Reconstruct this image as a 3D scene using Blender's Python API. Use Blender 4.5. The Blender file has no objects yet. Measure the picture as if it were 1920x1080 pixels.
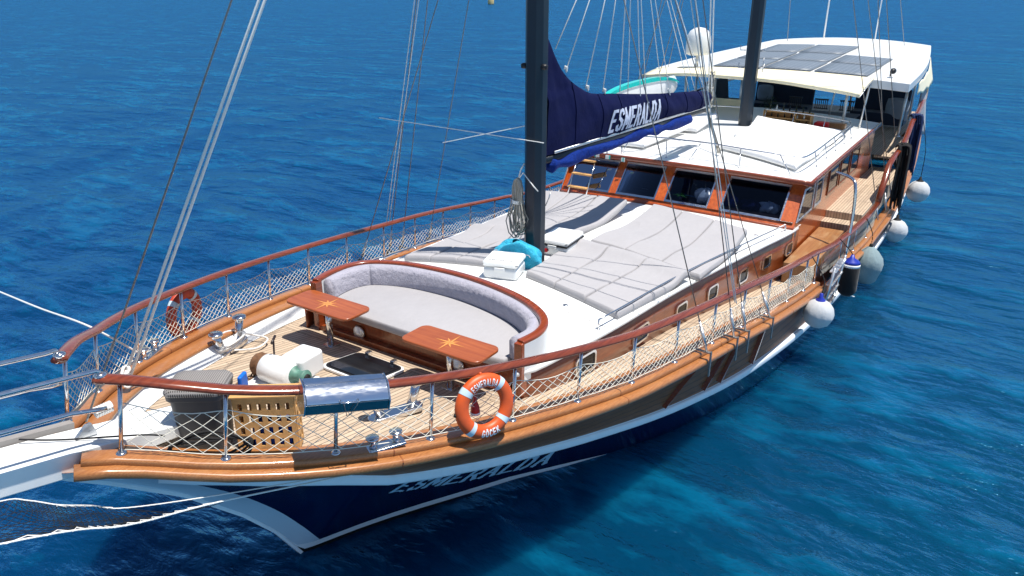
import bpy, math, random
import numpy as np
from mathutils import Vector, Matrix
rad = math.radians
random.seed(7); rng = np.random.default_rng(5)
SC = bpy.context.scene; COL = SC.collection

# ---------------------------------------------------------------- camera
PIT, YAW, F = 22.0460, 34.2176, 1405.235
cam_d = bpy.data.cameras.new("camera"); cam = bpy.data.objects.new("camera", cam_d); COL.objects.link(cam)
cam_d.sensor_width = 36; cam_d.lens = F / 1920 * 36; cam_d.clip_start = 0.1; cam_d.clip_end = 20000
cam.location = (-2.9054, -6.9995, 7.2719)
cam.rotation_euler = (rad(90 - PIT), 0, rad(YAW - 90))
SC.camera = cam
# ---------------------------------------------------------------- light
SUN_DIR = Vector((0.08, -0.25, 1.0)).normalized()
sun_d = bpy.data.lights.new("sun", 'SUN'); sun = bpy.data.objects.new("sun", sun_d); COL.objects.link(sun)
sun_d.energy = 5.0; sun_d.angle = rad(0.5); sun_d.color = (1.0, 0.955, 0.89)
sun.rotation_euler = SUN_DIR.to_track_quat('Z', 'Y').to_euler()
W = bpy.data.worlds.new("World"); SC.world = W; W.use_nodes = True
nt = W.node_tree; bg = nt.nodes['Background']
sky = nt.nodes.new('ShaderNodeTexSky'); sky.sky_type = 'NISHITA'; sky.sun_disc = False
sky.sun_elevation = math.asin(SUN_DIR.z); sky.sun_rotation = math.atan2(SUN_DIR.x, SUN_DIR.y)
sky.air_density = 1.0; sky.dust_density = 0.2; sky.ozone_density = 3.0
nt.links.new(sky.outputs[0], bg.inputs[0]); bg.inputs[1].default_value = 0.085
SC.view_settings.view_transform = 'Standard'; SC.view_settings.look = 'None'
SC.view_settings.exposure = 0.42; SC.view_settings.gamma = 1

# ---------------------------------------------------------------- materials
def srgb(h):
    h = h.lstrip('#'); c = [int(h[i:i+2], 16)/255 for i in (0, 2, 4)]
    return tuple((x/12.92 if x <= .04045 else ((x+.055)/1.055)**2.4) for x in c) + (1,)
class NT:
    def __init__(s, name):
        s.m = bpy.data.materials.new(name); s.m.use_nodes = True; s.t = s.m.node_tree
        s.b = s.t.nodes['Principled BSDF']
    def n(s, kind, **kw):
        nd = s.t.nodes.new('ShaderNode' + kind)
        for k, v in kw.items():
            if k.startswith('_'): setattr(nd, k[1:], v)
            else: nd.inputs[k.replace('__', ' ')].default_value = v
        return nd
    def l(s, a, b): s.t.links.new(a, b)
    def set(s, **kw):
        for k, v in kw.items(): s.b.inputs[k.replace('__', ' ')].default_value = v
        return s
def coords(t, scale=(1, 1, 1), rot=(0, 0, 0)):
    tc = t.n('TexCoord'); mp = t.n('Mapping'); mp.inputs['Scale'].default_value = scale; mp.inputs['Rotation'].default_value = rot
    t.l(tc.outputs['Object'], mp.inputs[0]); return mp.outputs[0]
def noise(t, vec, scale, detail=4, rough=.55):
    nz = t.n('TexNoise', Scale=scale, Detail=detail, Roughness=rough); t.l(vec, nz.inputs['Vector']); return nz.outputs[0]
def ramp(t, fac, stops):
    r = t.n('ValToRGB'); e = r.color_ramp.elements
    while len(e) > 1: e.remove(e[-1])
    e[0].position = stops[0][0]; e[0].color = stops[0][1]
    for p, c in stops[1:]:
        q = e.new(p); q.color = c
    t.l(fac, r.inputs[0]); return r.outputs[0]
def mixc(t, fac, a, b, mode='MIX'):
    m = t.n('Mix', _data_type='RGBA', _blend_type=mode)
    for i, v in ((0, fac), (6, a), (7, b)):
        if hasattr(v, 'links'): t.l(v, m.inputs[i])
        else: m.inputs[i].default_value = v
    return m.outputs[2]
def math_(t, op, a, b=None, c=None):
    m = t.n('Math', _operation=op)
    for i, v in enumerate((a, b, c)):
        if v is None: continue
        if hasattr(v, 'links'): t.l(v, m.inputs[i])
        else: m.inputs[i].default_value = v
    return m.outputs[0]
def bump(t, h, strength, dist=.01, normal=None):
    b = t.n('Bump', Strength=strength, Distance=dist); t.l(h, b.inputs['Height'])
    if normal: t.l(normal, b.inputs['Normal'])
    t.l(b.outputs[0], t.b.inputs['Normal']); return b.outputs[0]
def sc(c, k): return (c[0]*k, c[1]*k, c[2]*k, 1)

def M_plain(name, col, rough=.5, metal=0, var=.12, nscale=6, bmp=0, bscale=60, coat=0, **kw):
    t = NT(name); t.set(Roughness=rough, Metallic=metal, **kw)
    if coat: t.set(Coat__Weight=coat, Coat__Roughness=.08)
    v = coords(t); nz = noise(t, v, nscale, 5)
    t.l(ramp(t, nz, [(.3, sc(col, 1-var)), (.7, sc(col, 1+var*.6))]), t.b.inputs['Base Color'])
    if bmp: bump(t, noise(t, v, bscale, 3), bmp, .01)
    return t.m
def M_wood(name, c1, c2, scale=(.6, 14, 14), rough=.3, coat=.6, plank=None, wear=0.0):
    t = NT(name); t.set(Roughness=rough, Coat__Weight=coat, Coat__Roughness=.12)
    v = coords(t, scale); n1 = noise(t, v, 2.2, 6, .6)
    col = ramp(t, n1, [(.28, c1), (.72, c2)])
    v2 = coords(t, (.3, 1.5, 1.5)); n2 = noise(t, v2, 1.3, 3)
    col = mixc(t, .35, col, mixc(t, n2, sc(c1, .7), sc(c2, 1.25)))
    if wear:
        v3 = coords(t, (.8, 2.5, 2.5)); n3 = noise(t, v3, 1.7, 5, .7)
        col = mixc(t, ramp(t, n3, [(.5, (0, 0, 0, 1)), (.66, (wear, wear, wear, 1))]), col, srgb('b99a72'))
    if plank:   # (axis, width, dark colour)
        ax, w, dk = plank
        tc = t.n('TexCoord'); sp = t.n('SeparateXYZ'); t.l(tc.outputs['Object'], sp.inputs[0])
        fr = math_(t, 'FRACT', math_(t, 'DIVIDE', sp.outputs[ax], w))
        ln = math_(t, 'LESS_THAN', fr, .1)
        col = mixc(t, ln, col, dk)
    t.l(col, t.b.inputs['Base Color']); bump(t, n1, .12, .004)
    return t.m
def M_teak(name, axis=1, w=.072):
    t = NT(name); t.set(Roughness=.72)
    tc = t.n('TexCoord'); sp = t.n('SeparateXYZ'); t.l(tc.outputs['Object'], sp.inputs[0])
    a = sp.outputs[axis]; o = sp.outputs[1-axis]
    d = math_(t, 'DIVIDE', a, w); row = math_(t, 'FLOOR', d); fr = math_(t, 'FRACT', d)
    wn = t.n('TexWhiteNoise', _noise_dimensions='1D'); t.l(row, wn.inputs['W'])
    # butt joints
    o2 = math_(t, 'ADD', math_(t, 'DIVIDE', o, 1.9), math_(t, 'MULTIPLY', wn.outputs[0], 7.3))
    seg = math_(t, 'FLOOR', o2); fo = math_(t, 'FRACT', o2)
    wn2 = t.n('TexWhiteNoise', _noise_dimensions='2D'); cb = t.n('CombineXYZ'); t.l(row, cb.inputs[0]); t.l(seg, cb.inputs[1]); t.l(cb.outputs[0], wn2.inputs['Vector'])
    v = coords(t, (1.2, 20, 1) if axis == 1 else (20, 1.2, 1)); g = noise(t, v, 3, 6, .65)
    col = ramp(t, g, [(.25, srgb('9c8670')), (.75, srgb('c6b299'))])
    col = mixc(t, .4, col, ramp(t, wn2.outputs[0], [(0, srgb('92806c')), (.5, srgb('b8a48c')), (1, srgb('cdb9a0'))]))
    st = noise(t, coords(t), .9, 4, .6)
    col = mixc(t, ramp(t, st, [(.45, (0, 0, 0, 1)), (.75, (.35, .35, .35, 1))]), col, srgb('8f7c6c'))
    ln = math_(t, 'MAXIMUM', math_(t, 'LESS_THAN', fr, .14), math_(t, 'LESS_THAN', fo, .004))
    col = mixc(t, ln, col, srgb('4a4039'))
    t.l(col, t.b.inputs['Base Color']); bump(t, g, .15, .003)
    return t.m
def M_fabric(name, col, fine=260, wr=.35, wscale=3.0, rough=.92, var=.08, sheen=.15):
    t = NT(name); t.set(Roughness=rough, Sheen__Weight=sheen)
    v = coords(t); n1 = noise(t, v, fine, 2); n2 = noise(t, v, wscale, 5, .6); n3 = noise(t, coords(t, (1, 2.2, 1)), wscale*2.7, 4, .7)
    t.l(mixc(t, .5, ramp(t, n2, [(.3, sc(col, 1-var)), (.7, sc(col, 1+var))]), ramp(t, n3, [(.3, sc(col, 1-var)), (.7, sc(col, 1+var))])), t.b.inputs['Base Color'])
    b1 = bump(t, n2, wr, .05); b2 = bump(t, n3, wr*.8, .025, b1); bump(t, n1, .15, .002, b2)
    return t.m
def M_metal(name, col=(.74, .75, .77, 1), rough=.12):
    t = NT(name); t.set(Metallic=1, Roughness=rough)
    n1 = noise(t, coords(t, (1, 1, 6)), 9, 4)
    t.l(ramp(t, n1, [(.3, sc(col, .86)), (.7, col)]), t.b.inputs['Base Color'])
    t.l(ramp(t, n1, [(.3, (rough*1.9,)*3+(1,)), (.7, (rough*.8,)*3+(1,))]), t.b.inputs['Roughness'])
    return t.m
def M_glass(name, col=(.012, .018, .03, 1), rough=.03):
    t = NT(name); t.set(Roughness=rough, Base__Color=col, IOR=1.5, Specular__IOR__Level=.22)
    t.l(ramp(t, noise(t, coords(t), 2.5, 3), [(.35, sc(col, .6)), (.7, sc(col, 1.6))]), t.b.inputs['Base Color'])
    return t.m
def M_rope(name, col, twist=60):
    t = NT(name); t.set(Roughness=.85, Sheen__Weight=1.0 if col[0] > .6 else 0.0, Sheen__Roughness=.6)
    v = coords(t); w = t.n('TexWave', Scale=twist, Distortion=1.5); w.bands_direction = 'DIAGONAL'; t.l(v, w.inputs['Vector'])
    t.l(mixc(t, w.outputs[1], sc(col, .8), sc(col, 1.08)), t.b.inputs['Base Color']); bump(t, w.outputs[1], .5, .004)
    return t.m

MAT = {}
MAT['rail'] = M_wood('varnished_mahogany_rail', srgb('4c1b0d'), srgb('8c4224'), rough=.22, coat=.5)
MAT['mahog'] = M_wood('varnished_mahogany', srgb('5e210e'), srgb('a04a22'), rough=.25, coat=.7)
MAT['table'] = M_wood('table_mahogany', srgb('7a3014'), srgb('b0602f'), scale=(9, .5, 9), rough=.32, coat=.3)
MAT['cap'] = M_wood('oiled_teak', srgb('7c4422'), srgb('b87e4a'), scale=(.35, 40, 40), rough=.33, coat=.4, wear=.12)
MAT['cabin'] = M_wood('orange_mahogany', srgb('8a3410'), srgb('cc6426'), scale=(8, 8, .7), rough=.25, coat=.6)
MAT['cabinside'] = M_wood('cabin_side_mahogany', srgb('5a2410'), srgb('94481f'), scale=(.6, 12, 12), rough=.3, coat=.4, wear=.2)
MAT['teak'] = M_teak('weathered_teak_deck'); MAT['teakx'] = M_teak('weathered_teak_border', axis=0, w=.075)
MAT['varnteak'] = M_wood('varnished_teak', srgb('7a4a28'), srgb('a87a4a'), rough=.35, coat=.3, wear=.5)
MAT['gel'] = M_plain('white_gelcoat', (.78, .79, .78, 1), .3, var=.06, nscale=1.3, coat=.25, bmp=.05, bscale=220)
MAT['matwhite'] = M_plain('white_deck_paint', (.80, .81, .80, 1), .5, var=.03, nscale=3)
MAT['steel'] = M_metal('polished_steel'); MAT['steelrough'] = M_metal('brushed_steel', (.74, .75, .76, 1), .32)
MAT['mirror'] = M_metal('mirror_steel', (.85, .88, .92, 1), .11)
MAT['navy'] = M_plain('navy_mast_paint', srgb('10202e'), .38, var=.12, coat=.1)
MAT['canvas'] = M_fabric('navy_canvas', srgb('0c133c'), wr=.6, wscale=1.6, rough=.85, var=.05, sheen=.0)
MAT['canvas'].node_tree.nodes['Principled BSDF'].inputs['Specular IOR Level'].default_value = .12
MAT['canvas2'] = M_fabric('royal_blue_canvas', srgb('0c2c78'), wr=1.0, wscale=7, rough=.8, var=.35, sheen=0)
MAT['canvas2'].node_tree.nodes['Principled BSDF'].inputs['Specular IOR Level'].default_value = .15
MAT['grey'] = M_fabric('light_grey_fabric', srgb('a2a0a2'), wr=.25, wscale=2.2, var=.05)
MAT['plush'] = M_fabric('grey_plush', srgb('a4a2ae'), wr=.8, wscale=7, var=.12)
MAT['white_f'] = M_fabric('white_cover_fabric', (.80, .80, .80, 1), wr=.6, wscale=2.2, var=.03)
MAT['navy_f'] = M_fabric('dark_navy_upholstery', srgb('232a3c'), wr=.3)
MAT['grey_f'] = M_fabric('slate_cushion', srgb('8d939d'), wr=.6)
MAT['cream'] = M_fabric('cream_awning', srgb('e6dcbc'), wr=.4, wscale=1.2, var=.03)
MAT['cyan'] = M_fabric('cyan_bag', srgb('1fb4d6'), wr=1.0, wscale=9, rough=.6, var=.15)
MAT['red_f'] = M_fabric('red_cushion', srgb('c01a1e'))
MAT['rope'] = M_rope('white_rope', (.86, .85, .80, 1)); MAT['rope_g'] = M_rope('grey_rope', srgb('b4afa3'))
MAT['rope_k'] = M_rope('black_rope', srgb('17171a')); MAT['rope_b'] = M_rope('blue_rope', srgb('0e2c5c'))
MAT['net'] = M_plain('net_cord', srgb('e6e0d0'), .8); MAT['netk'] = M_plain('black_net_cord', srgb('141518'), .8)
MAT['darksteel'] = M_metal('dark_reflection_steel', (.34, .37, .38, 1), .12)  # steel colour darkened to stand in for the dark reflection on the barbecue's lower box
MAT['wire'] = M_metal('stay_wire', (.30, .29, .28, 1), .4)
MAT['black'] = M_plain('black_plastic', srgb('15161a'), .45); MAT['rubber'] = M_plain('black_rubber', srgb('0c0c0e'), .7)
MAT['glass'] = M_glass('dark_window_glass', (.006, .009, .018, 1), .04); MAT['hatchglass'] = M_glass('smoked_hatch_acrylic', (.008, .009, .012, 1), .05)
MAT['orange'] = M_plain('orange_lifebuoy_plastic', srgb('d2541c'), .45, var=.12, nscale=9)
MAT['darkorange'] = M_plain('dark_red_lifebuoy_plastic', srgb('b83c1c'), .5, var=.2)  # darker, redder and more varied than the near ring's plastic
MAT['reflect'] = M_plain('reflective_tape', srgb('c2d4dc'), .3); MAT['letter'] = M_plain('white_lettering', (.8, .8, .8, 1), .5)
MAT['hullletter'] = M_plain('pale_blue_lettering', srgb('a4c2d6'), .4)
MAT['sailletter'] = M_plain('grey_white_lettering', srgb('bcc2d6'), .6)
MAT['fender'] = M_fabric('grey_fleece_fender_cover', srgb('bcbec0'), wr=.3, wscale=5, var=.04)
MAT['fendergrn'] = M_fabric('grey_green_fender_cover', srgb('7f9296'), wr=.5, wscale=4, var=.08)
MAT['fleck'] = M_fabric('black_fender_cover', srgb('0d0d10')); MAT['bluecap'] = M_plain('blue_fender_cap', srgb('2334a0'), .4)
MAT['bin'] = M_plain('brown_grey_plastic', srgb('3d3d40'), .5); MAT['basket'] = M_plain('light_wood', srgb('c99a60'), .55, var=.15, nscale=12)
MAT['taupe'] = M_plain('taupe_plastic', srgb('8f8a86'), .5)
MAT['green'] = M_plain('green_bronze', srgb('557e70'), .55, var=.35, nscale=14); MAT['rust'] = M_plain('rusty_chain', srgb('6b4a30'), .8, var=.3, nscale=30)
MAT['inlay'] = M_plain('maple_inlay', srgb('dd9a4e'), .3, coat=.5); MAT['inlay2'] = M_plain('dark_maple_inlay', srgb('bd7328'), .3, coat=.5)
MAT['turq'] = M_plain('turquoise_board', srgb('18c0b8'), .3, coat=.4); MAT['red'] = M_plain('red_plastic', srgb('a01216'), .35)
MAT['bottle'] = M_glass('dark_bottle_glass', (.02, .03, .02, 1)); MAT['leaf'] = M_plain('leaf', srgb('2c3c22'), .6)
MAT['leafg'] = M_plain('bright_leaf', srgb('3f8a2c'), .6)
MAT['copper'] = M_plain('dark_leather', srgb('2a1b18'), .4, var=.2)
MAT['darkwood'] = M_wood('dark_planking', srgb('663418'), srgb('985a32'), scale=(.5, 9, 9), rough=.5, coat=.0, plank=(2, .17, srgb('3a2618')))
MAT['bluebag'] = M_plain('blue_plastic_bag', srgb('1668c8'), .4)

# solar panel
t = NT('solar_cells'); t.set(Roughness=.5)
tc = t.n('TexCoord'); sp = t.n('SeparateXYZ'); t.l(tc.outputs['Object'], sp.inputs[0])
lx = math_(t, 'LESS_THAN', math_(t, 'FRACT', math_(t, 'DIVIDE', sp.outputs[0], .33)), .05)
ly = math_(t, 'LESS_THAN', math_(t, 'FRACT', math_(t, 'DIVIDE', sp.outputs[1], .16)), .07)
t.l(mixc(t, math_(t, 'MAXIMUM', lx, ly), srgb('626d79'), srgb('929ca6')), t.b.inputs['Base Color']); MAT['solar'] = t.m

# painted hull: navy, white panel along the stem
t = NT('hull_paint'); t.set(Roughness=.16, Coat__Weight=.6)
tc = t.n('TexCoord'); sp = t.n('SeparateXYZ'); t.l(tc.outputs['Object'], sp.inputs[0])
fc = t.n('FloatCurve'); t.l(math_(t, 'DIVIDE', sp.outputs[2], 3.0), fc.inputs['Value'])
pts = [(0, 2.60), (.22, 2.42), (.73, 2.08), (1.10, 1.82), (1.42, 1.56), (1.93, 1.08), (2.5, .4), (3, -.1)]
cv = fc.mapping.curves[0]
cv.points[0].location = (0, (pts[0][1]+1)/4); cv.points[1].location = (1, (pts[-1][1]+1)/4)
for z, x in pts[1:-1]: cv.points.new(z/3, (x+1)/4)
fc.mapping.update()
thr = math_(t, 'SUBTRACT', math_(t, 'MULTIPLY', fc.outputs[0], 4), 1)
mask = math_(t, 'LESS_THAN', sp.outputs[0], thr)
t.l(mixc(t, mask, srgb('0b1236'), (.56, .64, .72, 1)), t.b.inputs['Base Color'])
bump(t, noise(t, coords(t), 1.2, 2), .03, .05); MAT['hull'] = t.m

# ---------------------------------------------------------------- mesh builder
class MB:
    def __init__(s): s.v = []; s.f = []; s.m = []; s.s = []
    def add(s, vs, fs, mat=0, smooth=False):
        o = len(s.v); s.v += [tuple(map(float, p)) for p in vs]
        for q in fs: s.f.append([o+i for i in q]); s.m.append(mat); s.s.append(smooth)
        return s
    def box(s, c, d, mat=0, rot=0, M=None):
        x, y, z = (k/2 for k in d)
        vs = [(sx*x, sy*y, sz*z) for sz in (-1, 1) for sx, sy in ((-1, -1), (1, -1), (1, 1), (-1, 1))]
        if rot: cr, sr = math.cos(rot), math.sin(rot); vs = [(a*cr-b*sr, a*sr+b*cr, e) for a, b, e in vs]
        if M is not None: vs = [tuple(M @ Vector(p)) for p in vs]
        vs = [(a+c[0], b+c[1], e+c[2]) for a, b, e in vs]
        return s.add(vs, [(3, 2, 1, 0), (4, 5, 6, 7), (0, 1, 5, 4), (1, 2, 6, 5), (2, 3, 7, 6), (3, 0, 4, 7)], mat)
    def sweep(s, path, prof, mat=0, smooth=True, closed=False, caps=True, up=(0, 0, 1)):
        P = [Vector(p) for p in path]; n = len(P); k = len(prof) if not callable(prof) else len(prof(0)); U0 = Vector(up); vs = []
        for i, p in enumerate(P):
            if closed: tg = P[(i+1) % n]-P[i-1]
            else: tg = P[min(i+1, n-1)]-P[max(i-1, 0)]
            tg.normalize()
            if abs(tg.dot(U0)) > .98: sd = Vector((1, 0, 0)).cross(tg).normalized() if abs(tg.x) < .9 else Vector((0, 1, 0)).cross(tg).normalized()
            else: sd = tg.cross(U0).normalized()
            u = sd.cross(tg).normalized()
            pr = prof(i/(n-1)) if callable(prof) else prof
            for a, b in pr: vs.append(p+sd*a+u*b)
        fs = []; m = n if closed else n-1
        for i in range(m):
            j = (i+1) % n
            for q in range(k):
                r = (q+1) % k; fs.append((i*k+q, j*k+q, j*k+r, i*k+r))
        if caps and not closed: fs += [tuple(range(k)), tuple(range((n-1)*k, n*k))[::-1]]
        return s.add(vs, fs, mat, smooth)
    def tube(s, path, r, n=8, mat=0, closed=False):
        pr = (lambda q: [(r(q)*math.cos(a), r(q)*math.sin(a)) for a in [2*math.pi*i/n for i in range(n)]]) if callable(r) else [(r*math.cos(2*math.pi*i/n), r*math.sin(2*math.pi*i/n)) for i in range(n)]
        return s.sweep(path, pr, mat, True, closed)
    def lathe(s, c, prof, n=24, mat=0, axis='Z', smooth=True, M=None):
        vs = []
        for r, z in prof:
            for i in range(n):
                a = 2*math.pi*i/n; p = Vector((r*math.cos(a), r*math.sin(a), z))
                if axis == 'X': p = Vector((p.z, p.x, p.y))
                if axis == 'Y': p = Vector((p.y, p.z, p.x))
                if M is not None: p = M @ p
                vs.append(p+Vector(c))
        fs = []
        for j in range(len(prof)-1):
            for i in range(n): fs.append((j*n+i, j*n+(i+1) % n, (j+1)*n+(i+1) % n, (j+1)*n+i))
        fs += [tuple(range(n))[::-1], tuple(range((len(prof)-1)*n, len(prof)*n))]
        return s.add(vs, fs, mat, smooth)
    def grid(s, fn, nu, nv, mat=0, smooth=True, flip=False):
        vs = [fn(i/nu, j/nv) for i in range(nu+1) for j in range(nv+1)]; w = nv+1
        fs = [(i*w+j, (i+1)*w+j, (i+1)*w+j+1, i*w+j+1) for i in range(nu) for j in range(nv)]
        if flip: fs = [q[::-1] for q in fs]
        return s.add(vs, fs, mat, smooth)
    def prism(s, poly, z0, z1, mat=0, fn=None):
        n = len(poly); vs = [(x, y, z0) for x, y in poly]+[(x, y, z1) for x, y in poly]
        if fn: vs = [fn(*p) for p in vs]
        return s.add(vs, [tuple(range(n))[::-1], tuple(range(n, 2*n))]+[(i, (i+1) % n, n+(i+1) % n, n+i) for i in range(n)], mat)
    def build(s, name, mats, parent=None, label=None, bevel=0, segs=2, sub=0, weld=False, recalc=True, solid=0):
        me = bpy.data.meshes.new(name); me.from_pydata(s.v, [], s.f)
        if isinstance(mats, str): mats = [mats]
        for k in mats: me.materials.append(MAT[k])
        me.polygons.foreach_set('material_index', s.m); me.polygons.foreach_set('use_smooth', s.s)
        if recalc or weld:
            import bmesh
            bm = bmesh.new(); bm.from_mesh(me)
            if weld: bmesh.ops.remove_doubles(bm, verts=bm.verts, dist=1e-4)
            if recalc: bmesh.ops.recalc_face_normals(bm, faces=bm.faces)
            bm.to_mesh(me); bm.free()
        me.update(); o = bpy.data.objects.new(name, me); COL.objects.link(o)
        if parent: o.parent = parent
        if label: o['label'] = label
        if solid:
            md = o.modifiers.new('solid', 'SOLIDIFY'); md.thickness = solid; md.offset = 0
        if bevel:
            md = o.modifiers.new('bevel', 'BEVEL'); md.width = bevel; md.segments = segs; md.limit_method = 'ANGLE'; md.angle_limit = rad(40)
            for p in me.polygons: p.use_smooth = True
            md.harden_normals = True
        if sub:
            md = o.modifiers.new('sub', 'SUBSURF'); md.levels = sub; md.render_levels = sub
        return o
def tag(o, label=None, cat=None, group=None, kind=None):
    if label: o['label'] = label
    if cat: o['category'] = cat
    if group: o['group'] = group
    if kind: o['kind'] = kind
    return o
def thing(name, loc, label, cat, group=None, rz=0):
    o = bpy.data.objects.new(name, None); COL.objects.link(o); o.location = loc; o.rotation_euler = (0, 0, rz); o.empty_display_size = .1
    return tag(o, label, cat, group)
def dup(o, parent=None):
    kids = [k for k in bpy.data.objects if k.parent == o]
    c = o.copy(); COL.objects.link(c); c.parent = parent
    for k in kids: dup(k, c)
    return c
def smooth_interp(X, Y):      # monotone cubic
    X = np.array(X, float); Y = np.array(Y, float); h = np.diff(X); d = np.diff(Y)/h
    m = np.zeros(len(X)); m[0] = d[0]; m[-1] = d[-1]
    for i in range(1, len(X)-1):
        m[i] = 0 if d[i-1]*d[i] <= 0 else 2/(1/d[i-1]+1/d[i])
    def f(x):
        x = min(max(x, X[0]), X[-1]); i = min(int(np.searchsorted(X, x, side='right'))-1, len(X)-2); i = max(i, 0)
        u = (x-X[i])/h[i]
        return float((1+2*u)*(1-u)**2*Y[i]+u*(1-u)**2*h[i]*m[i]+u*u*(3-2*u)*Y[i+1]+u*u*(u-1)*h[i]*m[i+1])
    return f
def spline(pts, n=8, closed=False):
    P = [Vector(p) for p in pts]; N = len(P); out = []
    for i in range(N if closed else N-1):
        a, b, c, d = (P[(i-1) % N], P[i], P[(i+1) % N], P[(i+2) % N]) if closed else (P[max(i-1, 0)], P[i], P[i+1], P[min(i+2, N-1)])
        for k in range(n):
            t_ = k/n; out.append(.5*((2*b)+(c-a)*t_+(2*a-5*b+4*c-d)*t_*t_+(3*b-3*c+d-a)*t_**3))
    if not closed: out.append(P[-1])
    return out
# stroke lettering -----------------------------------------------------------
GL = {'E': [[(.62, 1), (0, 1), (0, 0), (.62, 0)], [(0, .52), (.5, .52)]],
      'S': [[(.6, .82), (.5, .96), (.3, 1), (.1, .95), (0, .78), (.08, .6), (.3, .52), (.52, .42), (.6, .25), (.5, .06), (.3, 0), (.08, .05), (0, .2)]],
      'M': [[(0, 0), (0, 1), (.4, .25), (.8, 1), (.8, 0)]],
      'R': [[(0, 0), (0, 1), (.4, 1), (.58, .9), (.6, .74), (.55, .58), (.4, .5), (0, .5)], [(.32, .5), (.62, 0)]],
      'A': [[(0, 0), (.35, 1), (.7, 0)], [(.13, .34), (.57, .34)]],
      'L': [[(0, 1), (0, 0), (.55, 0)]],
      'D': [[(0, 0), (0, 1), (.35, 1), (.55, .85), (.62, .5), (.55, .15), (.35, 0), (0, 0)]],
      'G': [[(.6, .82), (.48, .97), (.3, 1), (.1, .9), (0, .5), (.1, .1), (.3, 0), (.5, .04), (.62, .2), (.62, .45), (.36, .45)]],
      'O': [[(.3, 0), (.1, .1), (0, .5), (.1, .9), (.3, 1), (.5, .9), (.62, .5), (.5, .1), (.3, 0)]],
      'C': [[(.6, .8), (.48, .97), (.3, 1), (.1, .9), (0, .5), (.1, .1), (.3, 0), (.5, .05), (.6, .22)]],
      'K': [[(0, 0), (0, 1)], [(.6, 1), (.04, .48)], [(.2, .62), (.62, 0)]],
      '"': [[(.15, 1.15), (.2, 1.15)], [(.4, 1.15), (.45, 1.15)]]}
def text(mb, s, fn, th=.17, gap=.24, slant=0, serif=False, mat=0, stretch=1, thin=1.0):
    """fn(u,v)->3D; u runs in letter heights"""
    segs = []; u0 = 0
    for ch in s:
        if ch == 'Ö': gl = GL['O']+GL['"']; wd = .62
        elif ch == ' ': u0 += .4*stretch; continue
        else: gl = GL[ch]; wd = max(p[0] for st in gl for p in st)
        for st in gl:
            for a, b in zip(st[:-1], st[1:]): segs.append((a, b, u0))
            if serif:
                for e in (st[0], st[-1]):
                    if e[1] in (0, 1) and st[0] != st[-1]: segs.append(((e[0]-.13, e[1]), (e[0]+.13, e[1]), u0))
        u0 += wd*stretch+gap
    total = u0-gap
    for q_, (a, b, o) in enumerate(segs):
        e_ = .0003+q_*.00025; a = (a[0]*stretch+o, a[1]); b = (b[0]*stretch+o, b[1]); dx, dy = b[0]-a[0], b[1]-a[1]; L = math.hypot(dx, dy) or 1e-6
        w = th/2*(thin if abs(dy) < abs(dx)*.6 else 1)
        ex, ey = dx/L*w*.75, dy/L*w*.75; nx, ny = -dy/L*w, dx/L*w; k = max(1, int(L/.2))
        vs = []; fs = []
        for i in range(k+1):
            q = i/k; px, py = a[0]-ex+(dx+2*ex)*q, a[1]-ey+(dy+2*ey)*q
            for sg in (1, -1):
                X, Y = px+sg*nx, py+sg*ny; vs.append(fn(X+slant*Y-total/2, Y, e_))
        for i in range(k): fs.append((2*i, 2*i+1, 2*i+3, 2*i+2))
        mb.add(vs, fs, mat)
    return total

# ================================================================ hull lines
XC = [-.45, -.2, 0, .65, 1.49, 2.43, 3.45, 4.48, 5.55, 6.7, 7.84, 8.95, 10.05, 11.4, 12.7, 15, 18, 20.5, 23, 26, 29, 32, 34]
fY = smooth_interp(XC, [.24, .36, .50, 1.17, 1.80, 2.28, 2.68, 2.99, 3.24, 3.42, 3.56, 3.68, 3.79, 3.87, 3.93, 4.0, 4.1, 4.1, 4.05, 3.9, 3.65, 3.3, 3.0])
fZ = smooth_interp(XC, [3.22, 3.16, 3.11, 2.94, 2.77, 2.61, 2.46, 2.32, 2.18, 2.06, 1.94, 1.83, 1.70, 1.53, 1.38, 1.18, 1.06, 1.06, 1.15, 1.35, 1.6, 1.85, 2.0])
fW = smooth_interp([2.28, 3.2, 4.64, 6.2, 8, 10, 12, 14, 16, 20, 26, 32, 34], [.04, .44, 1.24, 2.1, 3.0, 3.62, 3.92, 4.05, 4.1, 4.12, 3.9, 2.9, 2.4])
STX = [-.45, -.33, .04, .78, 1.47, 1.9, 2.28]; STZ = [2.96, 2.85, 2.57, 1.95, 1.21, .65, 0]
def stem_z(x): return float(np.interp(x, STX, STZ))
fBU = smooth_interp([-.45, 0, .4, .8, 1.2, 1.6, 2, 2.5, 3, 3.5, 4, 5, 6, 7, 8, 9, 10, 11, 12, 14, 16, 20, 34], [3.02, 2.84, 2.71, 2.58, 2.44, 2.29, 2.12, 1.89, 1.66, 1.46, 1.27, 1.04, .87, .80, .78, .74, .73, .69, .63, .53, .46, .38, .5])
def fBL(x): return fBU(x)-(.13 if x > 1 else .11)-(.04 if x > 3 else 0)
def sec(x, z):
    """half-breadth of the hull at station x and height z"""
    yt = fY(x)+.09; zt = fZ(x)-.14
    if x < 2.28: yb, zb = .04, stem_z(x)
    else: yb, zb = fW(x), 0
    if z < 0: return max(.02, yb*(1+.35*z))
    p = 1.25 if x < 6 else max(.8, 1.25-(x-6)*.06)
    s_ = min(max((z-zb)/(zt-zb), 0), 1); return yb+(yt-yb)*s_**p
dz = lambda x: fZ(x)-.27
boat = thing('sailing_boat', (0, 0, 0), 'large wooden two-masted sailing boat with navy hull and varnished teak decks anchored on blue water', 'sailing boat')
xs = list(np.arange(-.45, 3, .1))+list(np.arange(3, 34.01, .4))
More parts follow.
